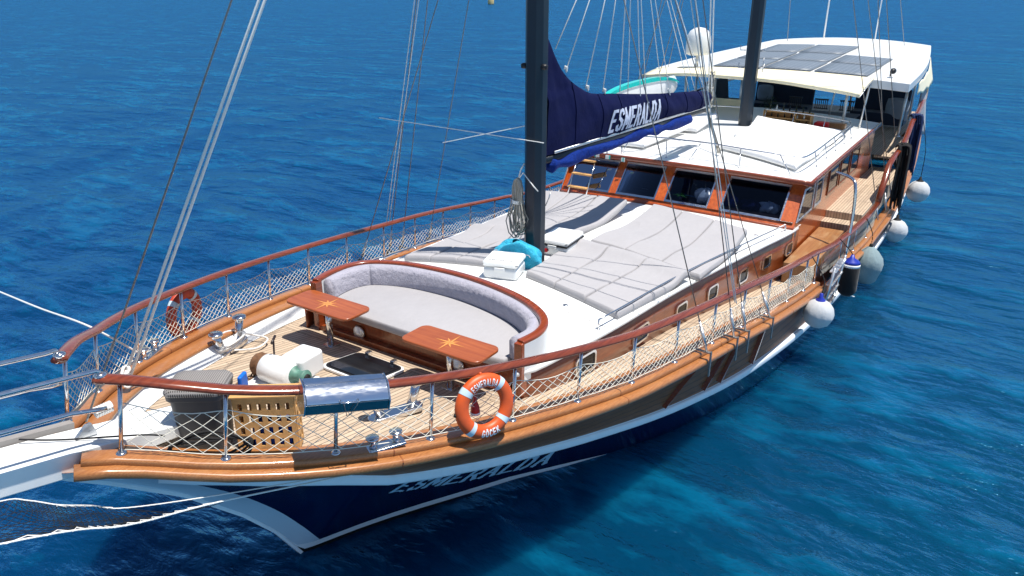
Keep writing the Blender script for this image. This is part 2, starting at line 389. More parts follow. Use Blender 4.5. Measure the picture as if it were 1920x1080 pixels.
# planking / navy topsides / boot stripe as material rows
def hull_side(sg):
    mb = MB()
    rows = []
    for x in xs:
        zt = fZ(x)-.14; zu = min(fBU(x), zt-.01); zl = min(fBL(x), zu-.01); zb = stem_z(x) if x < 2.28 else -1.2
        boot_t, boot_b = (.25, .12); 
        if x > 5: boot_t = max(-.02, .25-(x-5)*.14); boot_b = max(-.04, .12-(x-5)*.08)
        lv = [zt, (zt+zu)/2, zu, zl]
        for k in range(1, 7): lv.append(zl+(max(boot_t, zb)-zl)*k/6)
        lv += [boot_b, 0, -.5, -1.2]
        lv = [max(z, zb) for z in lv]
        for i in range(1, len(lv)): lv[i] = min(lv[i], lv[i-1])
        rows.append([(x, sg*sec(x, z), z) for z in lv])
    n = len(rows[0])
    mats = [0, 0, 1]+[2]*6+[1, 3, 3, 3]
    vs = [p for r in rows for p in r]
    for j in range(n-1):
        fs = [(i*n+j, (i+1)*n+j, (i+1)*n+j+1, i*n+j+1) for i in range(len(rows)-1)]
        o = len(mb.v)
        if j == 0: mb.v += [tuple(map(float, p)) for p in vs]; base = o
        for q in fs: mb.f.append([base+i for i in q]); mb.m.append(mats[j]); mb.s.append(True)
    return mb
mb = hull_side(-1); m2 = hull_side(1)
mb.v, mb.f, mb.m, mb.s = list(mb.v), list(mb.f), list(mb.m), list(mb.s)
o_ = len(mb.v); mb.v += m2.v; mb.f += [[i+o_ for i in q] for q in m2.f]; mb.m += m2.m; mb.s += m2.s
xe = 34.0   # transom
poly = [(xe, -sec(xe, z), z) for z in (-1.2, 0, .6, 1.2, 1.86)]+[(xe, sec(xe, z), z) for z in (1.86, 1.2, .6, 0, -1.2)]
mb.add(poly, [tuple(range(10))], 0)
MAT['hullwhite'] = M_plain('white_hull_paint', (.74, .77, .80, 1), .3, var=.04); MAT['antifoul'] = M_plain('black_antifouling', srgb('060709'), .6)
hull = mb.build('hull', ['darkwood', 'hullwhite', 'hull', 'antifoul'], boat, weld=True)
# stem post facing
mb = MB(); mb.sweep([(x, 0, z) for x, z in zip(STX, STZ)]+[(2.5, 0, -.5)], [(.045, -.03), (.045, .05), (-.045, .05), (-.045, -.03)], smooth=False, up=(0, 1, 0))
mb.build('stem_post', 'hullwhite', boat)
def line(fy, fz, x0, x1, st=.25, sg=-1):
    n = max(2, int((x1-x0)/st)); return [(x0+(x1-x0)*i/n, sg*fy(x0+(x1-x0)*i/n), fz(x0+(x1-x0)*i/n)) for i in range(n+1)]
def rounded(w, h, n=5, cx=0, cz=0, k_=.38):   # half-round profile rectangle with rounded outer corners
    out = []
    for qx, qz, a0 in ((1, 1, 0), (-1, 1, 90), (-1, -1, 180), (1, -1, 270)):
        r = min(w, h)*k_
        for k in range(n): a = rad(a0+90*k/(n-1)); out.append((cx+qx*(w/2-r)+r*math.cos(a), cz+qz*(h/2-r)+r*math.sin(a)))
    return out
for sg in (-1, 1):
    # side label only where needed by mirrored parts
    gaps = [(-.28, 13.25), (14.9, 34)]
    for a, b in gaps:
        cap = MB(); cap.sweep(line(fY, lambda x: fZ(x)-.045, a, b, sg=sg), rounded(.2, .09)); cap.build('cap_rail', 'cap', boat)
        st = MB(); st.sweep(line(lambda x: fY(x)+.12, lambda x: fZ(x)-.135, a-.12 if a < 0 else a, b, sg=sg), rounded(.2, .1)); st.build('rubbing_strake', 'cap', boat)
    if True:
        for xj in (2.0, 5.2, 8.0, 11.0, 17.0, 20.5):
            for f_, dy_, dz_, w_, h_ in ((fY, 0, -.045, .206, .096), (fY, .12, -.135, .206, .106)):
                jm = MB(); jm.sweep([(x, sg*(fY(x)+dy_), fZ(x)+dz_) for x in (xj, xj+.012)], rounded(w_, h_)); jm.build('scarf_joint', 'darkwood', boat)
    inn = MB()
    inn.sweep(line(lambda x: max(fY(x)-.22, .04), lambda x: fZ(x)-.1, -.2, 13.3, sg=sg), rounded(.30, .07, 3)); inn.build('covering_board', 'cap', boat)
    bd = MB(); bd.sweep(line(lambda x: sec(x, (fBU(x)+fBL(x))/2)+.015, lambda x: (fBU(x)+fBL(x))/2, .3, 33.5, sg=sg), rounded(.13, .15)); bd.build('white_hull_band', 'hullwhite', boat)
    bw = MB(); bw.add(*(lambda L1, L2: ([*L1, *L2], [(i, i+1, len(L1)+i+1, len(L1)+i) for i in range(len(L1)-1)]))(line(lambda x: max(fY(x)-.36, .02), lambda x: fZ(x)-.115, .25, 13.3, sg=sg), line(lambda x: max(fY(x)-.56, .02), lambda x: dz(x)+.006, .25, 13.3, sg=sg)))
    bw.build('waterway_margin', 'gel', boat, solid=.012)

# ---------------------------------------------------------------- decks
def strip(fy0, fy1, fz, x0, x1, nx, ny=6):
    return lambda u, v: (x0+(x1-x0)*u, fy0(x0+(x1-x0)*u)+(fy1(x0+(x1-x0)*u)-fy0(x0+(x1-x0)*u))*v, fz(x0+(x1-x0)*u))
mb = MB(); mb.grid(strip(lambda x: -(fY(x)-.34), lambda x: fY(x)-.34, lambda x: dz(x)-.01, .05, 16.5, 60), 60, 8); mb.build('white_waterway', 'gel', boat)
mb = MB(); mb.grid(strip(lambda x: -max(fY(x)-.40, .05), lambda x: max(fY(x)-.55, .05), dz, .6, 4.95, 40), 40, 8); mb.build('foredeck', 'teak', boat)
mb = MB(); mb.grid(lambda u, v: (4.18+.25*u, -2.5+4.85*v, dz(4.18+.25*u)+.005), 2, 8); mb.build('deck_border', 'teakx', boat)
for sg in (-1, 1):
    mb = MB(); mb.grid(strip(lambda x: sg*(fY(x)-.36), lambda x: sg*1.9, dz, 4.95, 13.6, 40), 40, 4); mb.build('side_deck', 'teak', boat)

# ---------------------------------------------------------------- coachroof
cE = smooth_interp([4.35, 4.7, 5.3, 6.7, 8.57, 10.5, 12.5, 14.3, 15], [2.02, 2.18, 2.27, 2.42, 2.53, 2.71, 2.92, 3.1, 3.12])
cZ = smooth_interp([4.35, 6.7, 8.57, 10.5, 12.5, 14.3, 15], [2.47, 2.40, 2.33, 2.25, 2.15, 2.06, 2.03])
def coach_z(x, y): return cZ(x)+.17*max(0, 1-(y/cE(x))**2)
SEATX = [(4.5, 2.1), (4.9, 2.13), (5.3, 2.03), (5.62, 1.75), (5.85, 1.3), (5.98, .7), (6.03, 0)]
seat_path = [(4.52, 1.84), (4.9, 1.93), (5.3, 1.92), (5.64, 1.74), (5.88, 1.3), (6.0, .75), (6.03, .05), (5.94, -.65), (5.76, -1.28), (5.5, -1.76), (5.2, -2.03), (4.88, -2.12), (4.52, -2.08)]
def seat_back_x(y):   # forward limit of the coachroof top behind the seat
    ys = [p[1] for p in SEATX][::-1]; xs_ = [p[0] for p in SEATX][::-1]
    return float(np.interp(abs(y), [0, .7, 1.3, 1.75, 1.98, 2.06, 2.3], [6.03, 5.98, 5.85, 5.62, 5.3, 4.9, 4.36]))
mb = MB()
def ct(u, v):
    vv = 2*v-1; x_ = 0
    for _ in range(6):
        y = vv*cE(x_ if x_ > 4.35 else 5); x0 = seat_back_x(y)+.02 if abs(y) < 2.06 else 4.36; x_ = x0+(14.9-x0)*u
    y = vv*cE(x_); return (x_, y, coach_z(x_, y))
mb.grid(ct, 50, 48)
coach = mb.build('coachroof', 'gel', boat)
for sg in (-1, 1):
    mb = MB(); mb.sweep([(x, sg*(cE(x)+.015), cZ(x)-.025) for x in np.arange(4.4, 14.85, .3)], rounded(.05, .06, 3)); mb.build('roof_edge', 'gel', coach)
    mb = MB(); mb.grid(lambda u, v: (4.42+10.4*u, sg*(cE(4.42+10.4*u)-.02), (cZ(4.42+10.4*u)-.05)*(1-v)+(dz(4.42+10.4*u)-.03)*v), 40, 3)
    mb.build('cabin_side', 'cabinside', coach, solid=.03)
    for k, (x, z) in enumerate([(5.86, 2.08), (7.5, 1.95), (9.0, 1.84), (10.26, 1.79), (11.65, 1.73), (12.85, 1.69), (14.1, 1.66)]):
        y = sg*(cE(x)+.005); dy = (cE(x+.2)-cE(x-.2))/.4
        M = Matrix.Rotation(sg*math.atan(dy), 3, 'Z')
        w = .52 if k < 2 else .42
        pr = rounded(w, .31, 4, k_=.25); pi = rounded(w-.07, .24, 4, k_=.25); vs = []; n = len(pr)
        ring = [(a, sg*.0, b) for a, b in pr]+[(a, sg*.03, b) for a, b in pr]+[(a, sg*.03, b) for a, b in pi]+[(a, sg*.005, b) for a, b in pi]
        vs = [tuple(M @ Vector(p)+Vector((x, y, z))) for p in ring]
        fs = [(r*n+i, r*n+(i+1) % n, (r+1)*n+(i+1) % n, (r+1)*n+i) for r in range(3) for i in range(n)]
        fr = MB().add(vs, fs, 0).build('porthole', 'steel', coach)
        MB().add([tuple(M @ Vector((a, sg*.01, b))+Vector((x, y, z))) for a, b in pi], [tuple(range(n))]).build('glass', 'glass', fr) if False else MB().add([tuple(M @ Vector((a, sg*.01, b))+Vector((x, y, z))) for a, b in pi], [tuple(range(n))]).build('porthole_glass', 'hatchglass', coach)
    # low grab rail along the roof edge
    hx = [6.35, 8.9, 11.5, 14.0]
    gy = lambda x: sg*(cE(x)-.1-.02*0)
    pts = [(x, gy(x), coach_z(x, gy(x))+.16) for x in np.arange(6.35, 14.0, .4)]+[(14.0, gy(14.0), coach_z(14, gy(14))+.15)]
    pts = [(6.34, gy(6.34), coach_z(6.34, gy(6.34)))]+pts+[(14.05, gy(14.05), coach_z(14.05, gy(14.05)))]
    mb = MB(); mb.tube(pts, .014, 8)
    for x in hx: mb.tube([(x, gy(x), coach_z(x, gy(x))), (x, gy(x), coach_z(x, gy(x))+.16)], .011, 6); mb.lathe((x, gy(x), coach_z(x, gy(x))), [(.035, 0), (.03, .012), (.012, .02)], 12)
    mb.build('grab_rail', 'steel', boat)

for x in (6.5, 9.58, 12.9):
    mb = MB(); mb.sweep([(x+.0*y, y, coach_z(x, y)+.001) for y in np.linspace(-cE(x)+.06, cE(x)-.06, 24)], [(.006, -.002), (.006, .003), (-.006, .003), (-.006, -.002)], smooth=False); mb.build('deck_seam', 'taupe', coach)
for x, y in ((6.7, -1.5), (6.75, 1.45), (9.6, -.35), (12.75, -1.2), (12.85, 1.0), (13.1, -2.6)):
    mb = MB(); mb.lathe((x, y, coach_z(x, y)), [(.045, 0), (.045, .006), (.03, .012), (0, .013)], 18); mb.build('deck_filler_cap', 'steel', coach)
# ---------------------------------------------------------------- bow seat (built into the coachroof)
seat = MB()
def off(path, d):   # offset a plan path inward
    out = []
    for i, p in enumerate(path):
        a = Vector(path[max(i-1, 0)]); b = Vector(path[min(i+1, len(path)-1)]); t_ = (b-a).normalized(); nrm = Vector((-t_.y, t_.x))
        c = Vector((4.6, 0))-Vector(p)
        if nrm.dot(c) < 0: nrm = -nrm
        out.append(tuple(Vector(p)+nrm*d))
    return out
sp_f = [tuple(v) for v in [(p[0], p[1]) for p in spline([(x, y, 0) for x, y in seat_path], 5)]]
def wall(mb, path, z0, z1, mat=0):
    n = len(path); mb.add([(x, y, z0(x, y)) for x, y in path]+[(x, y, z1) for x, y in path], [(i, i+1, n+i+1, n+i) for i in range(n-1)], mat, True)
outer = off(sp_f, -.06); inner = off(sp_f, .06)
wall(seat, outer, lambda x, y: min(coach_z(max(x, 4.4), y), 2.6)-.15, 2.87, 0)
wall(seat, inner, lambda x, y: 2.3, 2.87, 0)
bow_seat = seat.build('bow_seat', 'gel', boat)
mb = MB(); mb.sweep([(x, y, 2.89) for x, y in sp_f], rounded(.125, .07)); 
for y in (-2.08, 1.84): mb.box((4.53, y, 2.5), (.14, .125, .78))
mb.build('seat_rail', 'mahog', bow_seat, bevel=.012)
mb = MB(); mb.box((4.62, -.12, 2.24), (.06, 3.84, .40)); mb.box((4.54, -.12, 2.09), (.09, 3.94, .10)); mb.build('seat_front', 'cabinside', bow_seat, bevel=.006)
mb = MB(); mb.prism([(4.6, -1.95), (4.6, 1.72)]+[p for p in off(sp_f, .07)], 2.38, 2.44); mb.build('seat_base', 'gel', bow_seat)
for sg in (-1, 1):
    mb = MB(); mb.lathe((4.53, sg*.98, 2.2), [(.0, .0), (.10, 0), (.12, .02), (.10, .05), (.0, .06)], 20, axis='X'); mb.build('seat_vent', 'steelrough', bow_seat)
# cushions
def cushion(poly, z0, z1, fz=None, inset=.035, n=1):
    """soft slab from a plan outline"""
    mb = MB(); P = [Vector((x, y)) for x, y in poly]; N = len(P); cx = sum((p for p in P), Vector((0, 0)))/N
    A = sum(P[i].x*P[(i+1) % N].y-P[(i+1) % N].x*P[i].y for i in range(N)); 
    def ins(d):
        out = []
        for i in range(N):
            a, b, c = P[i-1], P[i], P[(i+1) % N]; t1 = (b-a).normalized(); t2 = (c-b).normalized(); n1 = Vector((-t1.y, t1.x)); n2 = Vector((-t2.y, t2.x)); m = (n1+n2)
            m = m/max(.3, m.length_squared)*2/1 if m.length > .1 else n1
            if A < 0: m = -m
            out.append(b+m*d*.5*1.0)
        return out
    rings = [(ins(inset), z0), (ins(0), z0+inset*.8), (ins(-.005), (z0+z1)/2), (ins(0), z1-inset*.8), (ins(inset*.4), z1-inset*.25), (ins(inset), z1)]
    vs = []
    for r, z in rings: vs += [(p.x, p.y, z+(fz(p.x, p.y) if fz else 0)) for p in r]
    fs = [(k*N+i, k*N+(i+1) % N, (k+1)*N+(i+1) % N, (k+1)*N+i) for k in range(len(rings)-1) for i in range(N)]
    fs += [tuple(range(N))[::-1], tuple(range((len(rings)-1)*N, len(rings)*N))]
    mb.add(vs, fs, 0, True); return mb
inn = off(sp_f, .09)
inn2 = [p for p in off(sp_f, .24)]
inn2[0] = (4.47, 1.6); inn2[-1] = (4.47, -1.84)
poly = [(4.45, 1.5), (4.45, .7), (4.44, 0), (4.45, -.7), (4.45, -1.5)]
poly = [p for p in inn2[1:-1] if p[0] > 4.62]+[(4.5, -1.84)]+poly[::-1]+[(4.5, 1.6)]
o = cushion(poly, 2.44, 2.575).build('seat_cushion', 'grey', None); tag(o, 'long pale grey seat cushion of the curved bow sofa behind the two tables', 'cushion')
# backrest as sections
ns = len(sp_f); mb = MB()
def back(i0, i1):
    mb = MB(); P0 = off(sp_f, .065)[i0:i1]; P1 = off(sp_f, .11)[i0:i1]; P2 = off(sp_f, .20)[i0:i1]; P3 = off(sp_f, .245)[i0:i1]
    rows = [[(x, y, 2.5) for x, y in P0], [(x, y, 2.84) for x, y in P0], [(x, y, 2.90) for x, y in P1], [(x, y, 2.885) for x, y in P2], [(x, y, 2.82) for x, y in P3], [(x, y, 2.575) for x, y in P3]]
    n = i1-i0; vs = [p for r in rows for p in r]; fs = [(r*n+i, r*n+i+1, (r+1)*n+i+1, (r+1)*n+i) for r in range(5) for i in range(n-1)]
    fs += [tuple(r*n for r in range(6)), tuple(r*n+n-1 for r in range(6))[::-1]]
    mb.add(vs, fs, 0, True); return mb
cut = [2, 15, ns-14, ns-2]
for k, (a, b) in enumerate(zip(cut[:-1], cut[1:])):
    o = back(a, b+1).build('backrest_cushion', 'plush', None)
    tag(o, ['short grey plush backrest cushion at the far end of the bow sofa', 'long curved grey plush backrest cushion along the middle of the bow sofa', 'short grey plush backrest cushion at the near end of the bow sofa by the handrail'][k], 'cushion', 'backrest cushions of the bow sofa')

# ---------------------------------------------------------------- railing
def lean(x): return .68*abs((fZ(x+.2)-fZ(x-.2))/.4)*.7
def railpt(x, h, sg): k = h/.68; return (x+lean(x)*k, sg*fY(x), fZ(x)+h)
POSTX = [0, .65, 1.49, 2.43, 3.45, 4.48, 5.55, 6.66, 7.84, 8.95, 10.05, 11.2, 12.3, 13.1]
oval = [(.078*math.cos(a), .042*math.sin(a)) for a in [2*math.pi*i/14 for i in range(14)]]
for sg in (-1, 1):
    P = [railpt(x, .72, sg) for x in np.arange(.65, 13.0, .2)]
    P = spline([(.0, sg*.33, 3.87), (.18, sg*.55, 3.84), (.42, sg*.84, 3.775), P[0]], 5)[:-1]+P
    P += [(x-.0, sg*y, z) for x, y, z in ((13.3, 3.97, 2.02), (14.3, 4.03, 1.9), (15.9, 4.1, 1.82), (17.3, 4.15, 1.8), (18.7, 4.15, 1.83))]
    mb = MB(); mb.sweep(P, oval); hr = mb.build('handrail', 'rail', boat)
    mb = MB(); Q = [(18.75, 4.15, 1.85), (19.05, 4.15, 2.2), (19.5, 4.15, 2.72), (20.2, 4.15, 2.83), (21.7, 4.13, 2.88), (22.6, 4.1, 3.05), (23.6, 4.05, 3.32), (25, 4.0, 3.4), (28, 3.8, 3.5), (31, 3.5, 3.65)]
    mb.sweep([(x, sg*y, z) for x, y, z in Q], oval); mb.build('stern_handrail', 'rail', boat)
    for i, x in enumerate(POSTX+[15.2, 16.6, 18.0]):
        b = railpt(x, -.0, sg); tp = railpt(x, .69, sg)
        mb = MB(); mb.tube([b, tp], .021, 10); mb.lathe(b, [(.055, -.005), (.05, .012), (.025, .022)], 14); mb.build('stanchion', 'steel', boat)
    # safety net of diagonal cords
    S = np.arange(0, 13.0, .05); pts = np.array([railpt(x, 0, sg) for x in S]); arc = np.concatenate([[0], np.cumsum(np.linalg.norm(np.diff(pts, axis=0), axis=1))])
    def npnt(a, h):
        x = float(np.interp(a, arc, S)); ph = min(POSTX, key=lambda q: abs(q-x)); b = railpt(x, h, sg); wob = .006*math.sin(a*9+h*20)
        return (b[0], b[1]+sg*(.02+wob), b[2])
    H0, H1 = .05, .52
    def top(a):
        x = float(np.interp(a, arc, S)); j = np.searchsorted(POSTX, x); l = POSTX[max(j-1, 0)]; r = POSTX[min(j, len(POSTX)-1)]; q = (x-l)/max(r-l, .01); return H1-.07*math.sin(math.pi*min(max(q, 0), 1))
    mb = MB(); tri = [(.0042, 0), (-.0021, .0036), (-.0021, -.0036)]
    slope = .82
    a = -1.0
    while a < arc[-1]:
        for dr in (1, -1):
            pts_ = []; a0 = a if dr > 0 else a+.6
            for k in range(7):
                h = H0+(H1-H0)*k/6; aa = a0+dr*(h-H0)/slope
                if 0.02 <= aa <= arc[-1]-.05: 
                    h = H0+(top(aa)-H0)*k/6; pts_.append(npnt(aa, h))
            if len(pts_) > 1: mb.sweep(pts_, tri, caps=False)
        a += .125 if (a > 4.5 or sg > 0) else .19
    net = mb.build('safety_net', 'net', boat, recalc=False)
    mb = MB(); mb.tube([npnt(aa, H0) for aa in np.arange(.02, arc[-1], .12)], .005, 5); mb.tube([npnt(aa, top(aa)) for aa in np.arange(.02, arc[-1], .12)], .005, 5)
    mb.build('net_rope', 'net', boat)
    # coarse net at the stern quarter
    mb = MB()
    for dr in (1, -1):
        for k in range(46):
            a0 = 13.6+k*.12; P_ = [(a0+dr*.25*q, sg*(fY(a0)+.01), fZ(a0)+.05+.55*q) for q in (0, .5, 1)]
            mb.sweep(P_, tri, caps=False)
    mb.build('safety_net', 'net', boat, recalc=False)

# chainplates, ribs on the side
CH = [7.3, 8.25, 8.7, 9.75]
for sg in (-1, 1):
    for x in CH:
        y = fY(x)+.25; mb = MB(); mb.box((x, sg*y, fZ(x)-.15), (.05, .02, .42)); mb.box((x, sg*(fY(x)+.1), fZ(x)+.04), (.06, .3, .015)); mb.build('chainplate', 'wire', boat)
        P = [(x, sg*(sec(x, z)+.035), z) for z in np.linspace(fBU(x)+.08, fZ(x)-.2, 6)]
        mb = MB(); mb.sweep(P, [(.05, -.05), (.05, .03), (-.05, .03), (-.05, -.05)], smooth=False, up=(0, sg, 0)); mb.build('hull_rib', 'mahog', boat)

# hull name
mb = MB()
def hn(u, v, e):
    H = .27; x = 4.16+u*H*1.03
    z = fBL(x)-.42+v*H*1.05
    return (x, -(sec(x, z)+.006+e), z)
text(mb, 'ESMERALDA', hn, th=.27, gap=.42, slant=.12, serif=True, stretch=1.05, thin=.45)
mb.build('hull_lettering', 'hullletter', boat, recalc=False)

# ---------------------------------------------------------------- bowsprit and pulpit
mb = MB()
def bs(x): return 3.19-.2*(x+.25)
P = [(-6, 0), (-.3, 0), (1.3, 0)]
for x0, x1, w0, w1, h0, h1 in ((-5.5, -.3, .2, .26, .16, .26), (-.3, 1.15, .26, .26, .26, .10)):
    z0, z1 = bs(x0), bs(x1)-(.05 if x1 > 0 else 0); z0b = z0
    if x0 == -.3: z0 = bs(-.3)
    mb.add([(x0, -w0, z0-h0), (x0, w0, z0-h0), (x0, w0, z0), (x0, -w0, z0), (x1, -w1, z1-h1), (x1, w1, z1-h1), (x1, w1, z1), (x1, -w1, z1)], [(0, 3, 2, 1), (4, 5, 6, 7), (0, 1, 5, 4), (3, 7, 6, 2), (0, 4, 7, 3), (1, 2, 6, 5)])
bsp = mb.build('bowsprit', 'gel', boat, bevel=.015, weld=True)
mb = MB(); mb.box((-2.2, .31, bs(-2.2)-.01), (4.4, .09, .12), M=Matrix.Rotation(math.atan(.2), 3, 'Y')); mb.build('bowsprit_plank', 'taupe', bsp)
mb = MB()
mb.add([(-.17, -.03, 3.18), (.04, -.03, 3.14), (.0, -.03, 3.28), (-.05, -.03, 3.28), (-.17, .01, 3.18), (.04, .01, 3.14), (.0, .01, 3.28), (-.05, .01, 3.28)], [(0, 1, 2, 3), (7, 6, 5, 4), (0, 4, 5, 1), (1, 5, 6, 2), (2, 6, 7, 3), (3, 7, 4, 0)])
mb.build('stay_bracket', 'steelrough', bsp)
for sg in (-1, 1):
    mb = MB()
    mb.tube([(.05, sg*.39, 3.9), (.0, sg*.37, 3.96), (-.10, sg*.36, 3.97), (-2.5, sg*.34, 4.35), (-5.4, sg*.3, 4.9)], .024, 10)
    mb.tube([(.0, sg*.42, 3.3+.28), (-.1, sg*.4, 3.6), (-.3, sg*.39, 3.66), (-2.5, sg*.34, 4.02), (-5.4, sg*.3, 4.55)], .022, 10)
    mb.build('pulpit_rail', 'steel', boat)
    mb = MB(); mb.lathe((.03, sg*.37, 3.905), [(.06, -.02), (.06, .01), (.03, .025)], 12); mb.build('rail_end_plate', 'steel', boat)
# bowsprit net (black) with white lashings, both sides
for sg in (-1, 1):
    eP = spline([(2.45, -2.12, 2.25), (.57, -1.26, 2.54), (-.35, -1.1, 2.78), (-1.25, -.95, 3.14), (-5.2, -.3, 4.3)], 20)
    iP = spline([(2.45, -2.12, 2.25), (.62, -1.24, 2.58), (-.19, -.8, 2.73), (-.45, -.7, 2.88), (-.66, -.6, 2.98), (-.82, -.44, 3.06), (-.98, -.29, 3.09), (-1.6, -.26, 3.2), (-5.2, -.2, 3.9)], 20)
    def crv(L_, q):
        q = min(max(q, 0), 1)*(len(L_)-1); i_ = min(int(q), len(L_)-2); p = L_[i_].lerp(L_[i_+1], q-i_); return Vector((p.x, p.y if sg < 0 else -p.y, p.z))
    def edge(q): return crv(eP, q)
    def inn_(q): return crv(iP, q)
    q0 = .25
    mb = MB(); N = 40
    for k in range(N):
        u = q0+(1-q0)*k/N
        for d in (.04, -.04):
            pts_ = [tuple(edge(min(1, max(q0, u+d*j))).lerp(inn_(min(1, max(q0, u+d*j))), j/5)-Vector((0, 0, .10*math.sin(math.pi*j/5)))) for j in range(6)]
            mb.sweep(pts_, [(.003, 0), (-.0015, .0026), (-.0015, -.0026)], caps=False)
    for j in range(1, 5):
        mb.sweep([tuple(edge(q0+(1-q0)*i/20).lerp(inn_(q0+(1-q0)*i/20), j/5)-Vector((0, 0, .10*math.sin(math.pi*j/5)))) for i in range(21)], [(.003, 0), (-.0015, .0026), (-.0015, -.0026)], caps=False)
    mb.build('bowsprit_net', 'netk', boat, recalc=False)
    mb = MB(); mb.tube([tuple(edge(i/30)) for i in range(31)], .009, 8)
    zz = []
    for i in range(40): q = q0+.02+.017*i; zz.append(tuple(edge(min(q, 1)).lerp(inn_(min(q, 1)), .07 if i % 2 else -.02)))
    mb.tube(zz, .005, 5)
    mb.tube([tuple(inn_(i/40)) for i in range(41)], .0065, 7)
    mb.tube([tuple(inn_(.30+.018*i).lerp(edge(.30+.018*i), .10 if i % 2 else -.01)) for i in range(14)], .0045, 5)
    mb.build('bowsprit_guy_rope', 'rope', boat)

# ================================================================ masts
def mast(x, z0, z1, w, d):
    mb = MB(); c = .09
    pr = [(w/2, d/2-c), (w/2-c, d/2), (-w/2+c, d/2), (-w/2, d/2-c), (-w/2, -d/2+c), (-w/2+c, -d/2), (w/2-c, -d/2), (w/2, -d/2+c)]
    mb.add([(x+b, a, z0) for a, b in pr]+[(x+b, a, z1) for a, b in pr], [(i, (i+1) % 8, 8+(i+1) % 8, 8+i) for i in range(8)]+[tuple(range(8))[::-1], tuple(range(8, 16))])
    m = mb.build('mast', 'navy', boat, bevel=.012)
    mb = MB(); mb.add([(x+b*1.35, a*1.35, z0) for a, b in pr]+[(x+b*1.3, a*1.3, z0+.05) for a, b in pr], [(i, (i+1) % 8, 8+(i+1) % 8, 8+i) for i in range(8)]+[tuple(range(8, 16))]); mb.build('mast_collar', 'navy', m)
    mb = MB(); mb.tube([(x+d/2+.012, -.0, z0+1.4), (x+d/2+.012, 0, z1)], .015, 6); mb.build('sail_track', 'steelrough', m)
    return m
fm = mast(8.12, 2.45, 19, .35, .34); mm = mast(19.85, 3.2, 22, .36, .36)
for y in (.2, -.2):
    mb = MB(); mb.lathe((8.05, y*1.0, 6.0), [(.03, -.04), (.055, -.03), (.06, .03), (.03, .05)], 14, axis='Y' if False else 'Z'); mb.build('deck_floodlight', 'black', fm)
mb = MB(); mb.tube([(8.32, -.1, 3.55), (8.34, -.16, 3.7), (8.36, -.17, 3.8)], .012, 6); mb.tube([(19.95, -.3, 4.9), (19.95, -.3, 5.3)], .015, 6); mb.build('mast_cleat', 'steelrough', fm)
for y in (-.26, .26):
    mb = MB()
    for z in (5.0, 5.5): mb.tube([(19.8, y*.8, z), (19.8, y*1.4, z), (19.8, y*1.4, z+.14)], .016, 6)
    mb.build('mast_step', 'steelrough', mm)
# boom, canvas sail cover
mb = MB(); mb.sweep([(8.4, 0, 4.36), (10, 0, 4.36), (13, 0, 4.30), (16.35, 0, 4.26)], rounded(.17, .13, 3)); boom = mb.build('boom', 'navy', boat)
mb = MB(); mb.sweep([(8.6, -.1, 4.475), (12, -.1, 4.42), (16.3, -.1, 4.36)], rounded(.03, .05, 3)); mb.build('boom_track', 'steelrough', boom)
topx = [8.35, 8.5, 8.7, 8.95, 9.25, 9.6, 10.0, 10.4, 10.9, 11.5, 12.3, 13.5, 15, 16.25]; topz = [6.56, 6.38, 6.12, 5.86, 5.66, 5.5, 5.36, 5.30, 5.25, 5.18, 5.09, 4.97, 4.85, 4.74]
fT = smooth_interp(topx, topz)
def bt(x): return 4.45-.012*(x-8.3)
mb = MB()
def cover(sg):
    def fn(u, v):
        x = 8.34+(16.28-8.34)*u**1.15; z0, z1 = bt(x), fT(x); z = z0+(z1-z0)*v
        th = (.10+.055*math.sin(math.pi*min(1, v*1.1)))*(1-v**5)**.5*(.8+.2*math.sin(x*1.3)) if z1-z0 > .1 else .05
        if z > 5.5: th *= .6
        wr = .03*math.sin(x*2.2+v*5.5+.8*math.sin(x))*(1 if x < 11 or x > 13.2 else .3)+.012*math.sin(x*7.3+v*4.1)+.012*math.sin(x*17+v*9+1.3)*v+.014*math.sin((x-8.3)*4-(z)*9)
        return (x, sg*(max(th, 0)+wr*(1-v**4)*(.4+.6*v)+.012), z)
    return fn
for sg in (-1, 1): mb.grid(cover(sg), 120, 22, 0, True)
sc_ = mb.build('sail_cover', 'canvas', boom, weld=True)
for xq in (9.3, 10.3, 11.15, 13.55, 14.7, 15.6):
    f_ = cover(-1); u_ = ((xq-8.34)/(16.28-8.34))**(1/1.15); mb = MB()
    P_ = [Vector(f_(u_+.004*math.sin(v*5), v))+Vector((0, -.004, 0)) for v in np.linspace(.02, .99, 16)]; mb.sweep(P_, [(.012, -.003), (.012, .003), (-.012, .003), (-.012, -.003)], smooth=False, up=(1, 0, 0)); mb.build('cover_seam', 'canvas', boom)
mb = MB()
def sn(u, v, e):
    H = .37; x = 11.85+u*H*1.16; f_ = cover(-1); uu = ((x-8.34)/(16.28-8.34))**(1/1.15)
    zc = bt(x)+.10+v*H*1.05-.015*(x-11.9); vv = (zc-bt(x))/(fT(x)-bt(x)); p = f_(min(max(uu, 0), 1), vv); return (p[0], p[1]-.02-e, p[2])
text(mb, 'ESMERALDA', sn, th=.2, gap=.26, slant=.28, stretch=.62, thin=.8); mb.build('sail_lettering', 'sailletter', boom, recalc=False)
mb = MB()
P = spline([(8.5, -.04, 4.24), (9.1, -.05, 4.23), (10, -.06, 4.25), (11, -.05, 4.24), (12, -.06, 4.24), (13, -.05, 4.22), (14, -.06, 4.2), (15.2, -.05, 4.17)], 14)
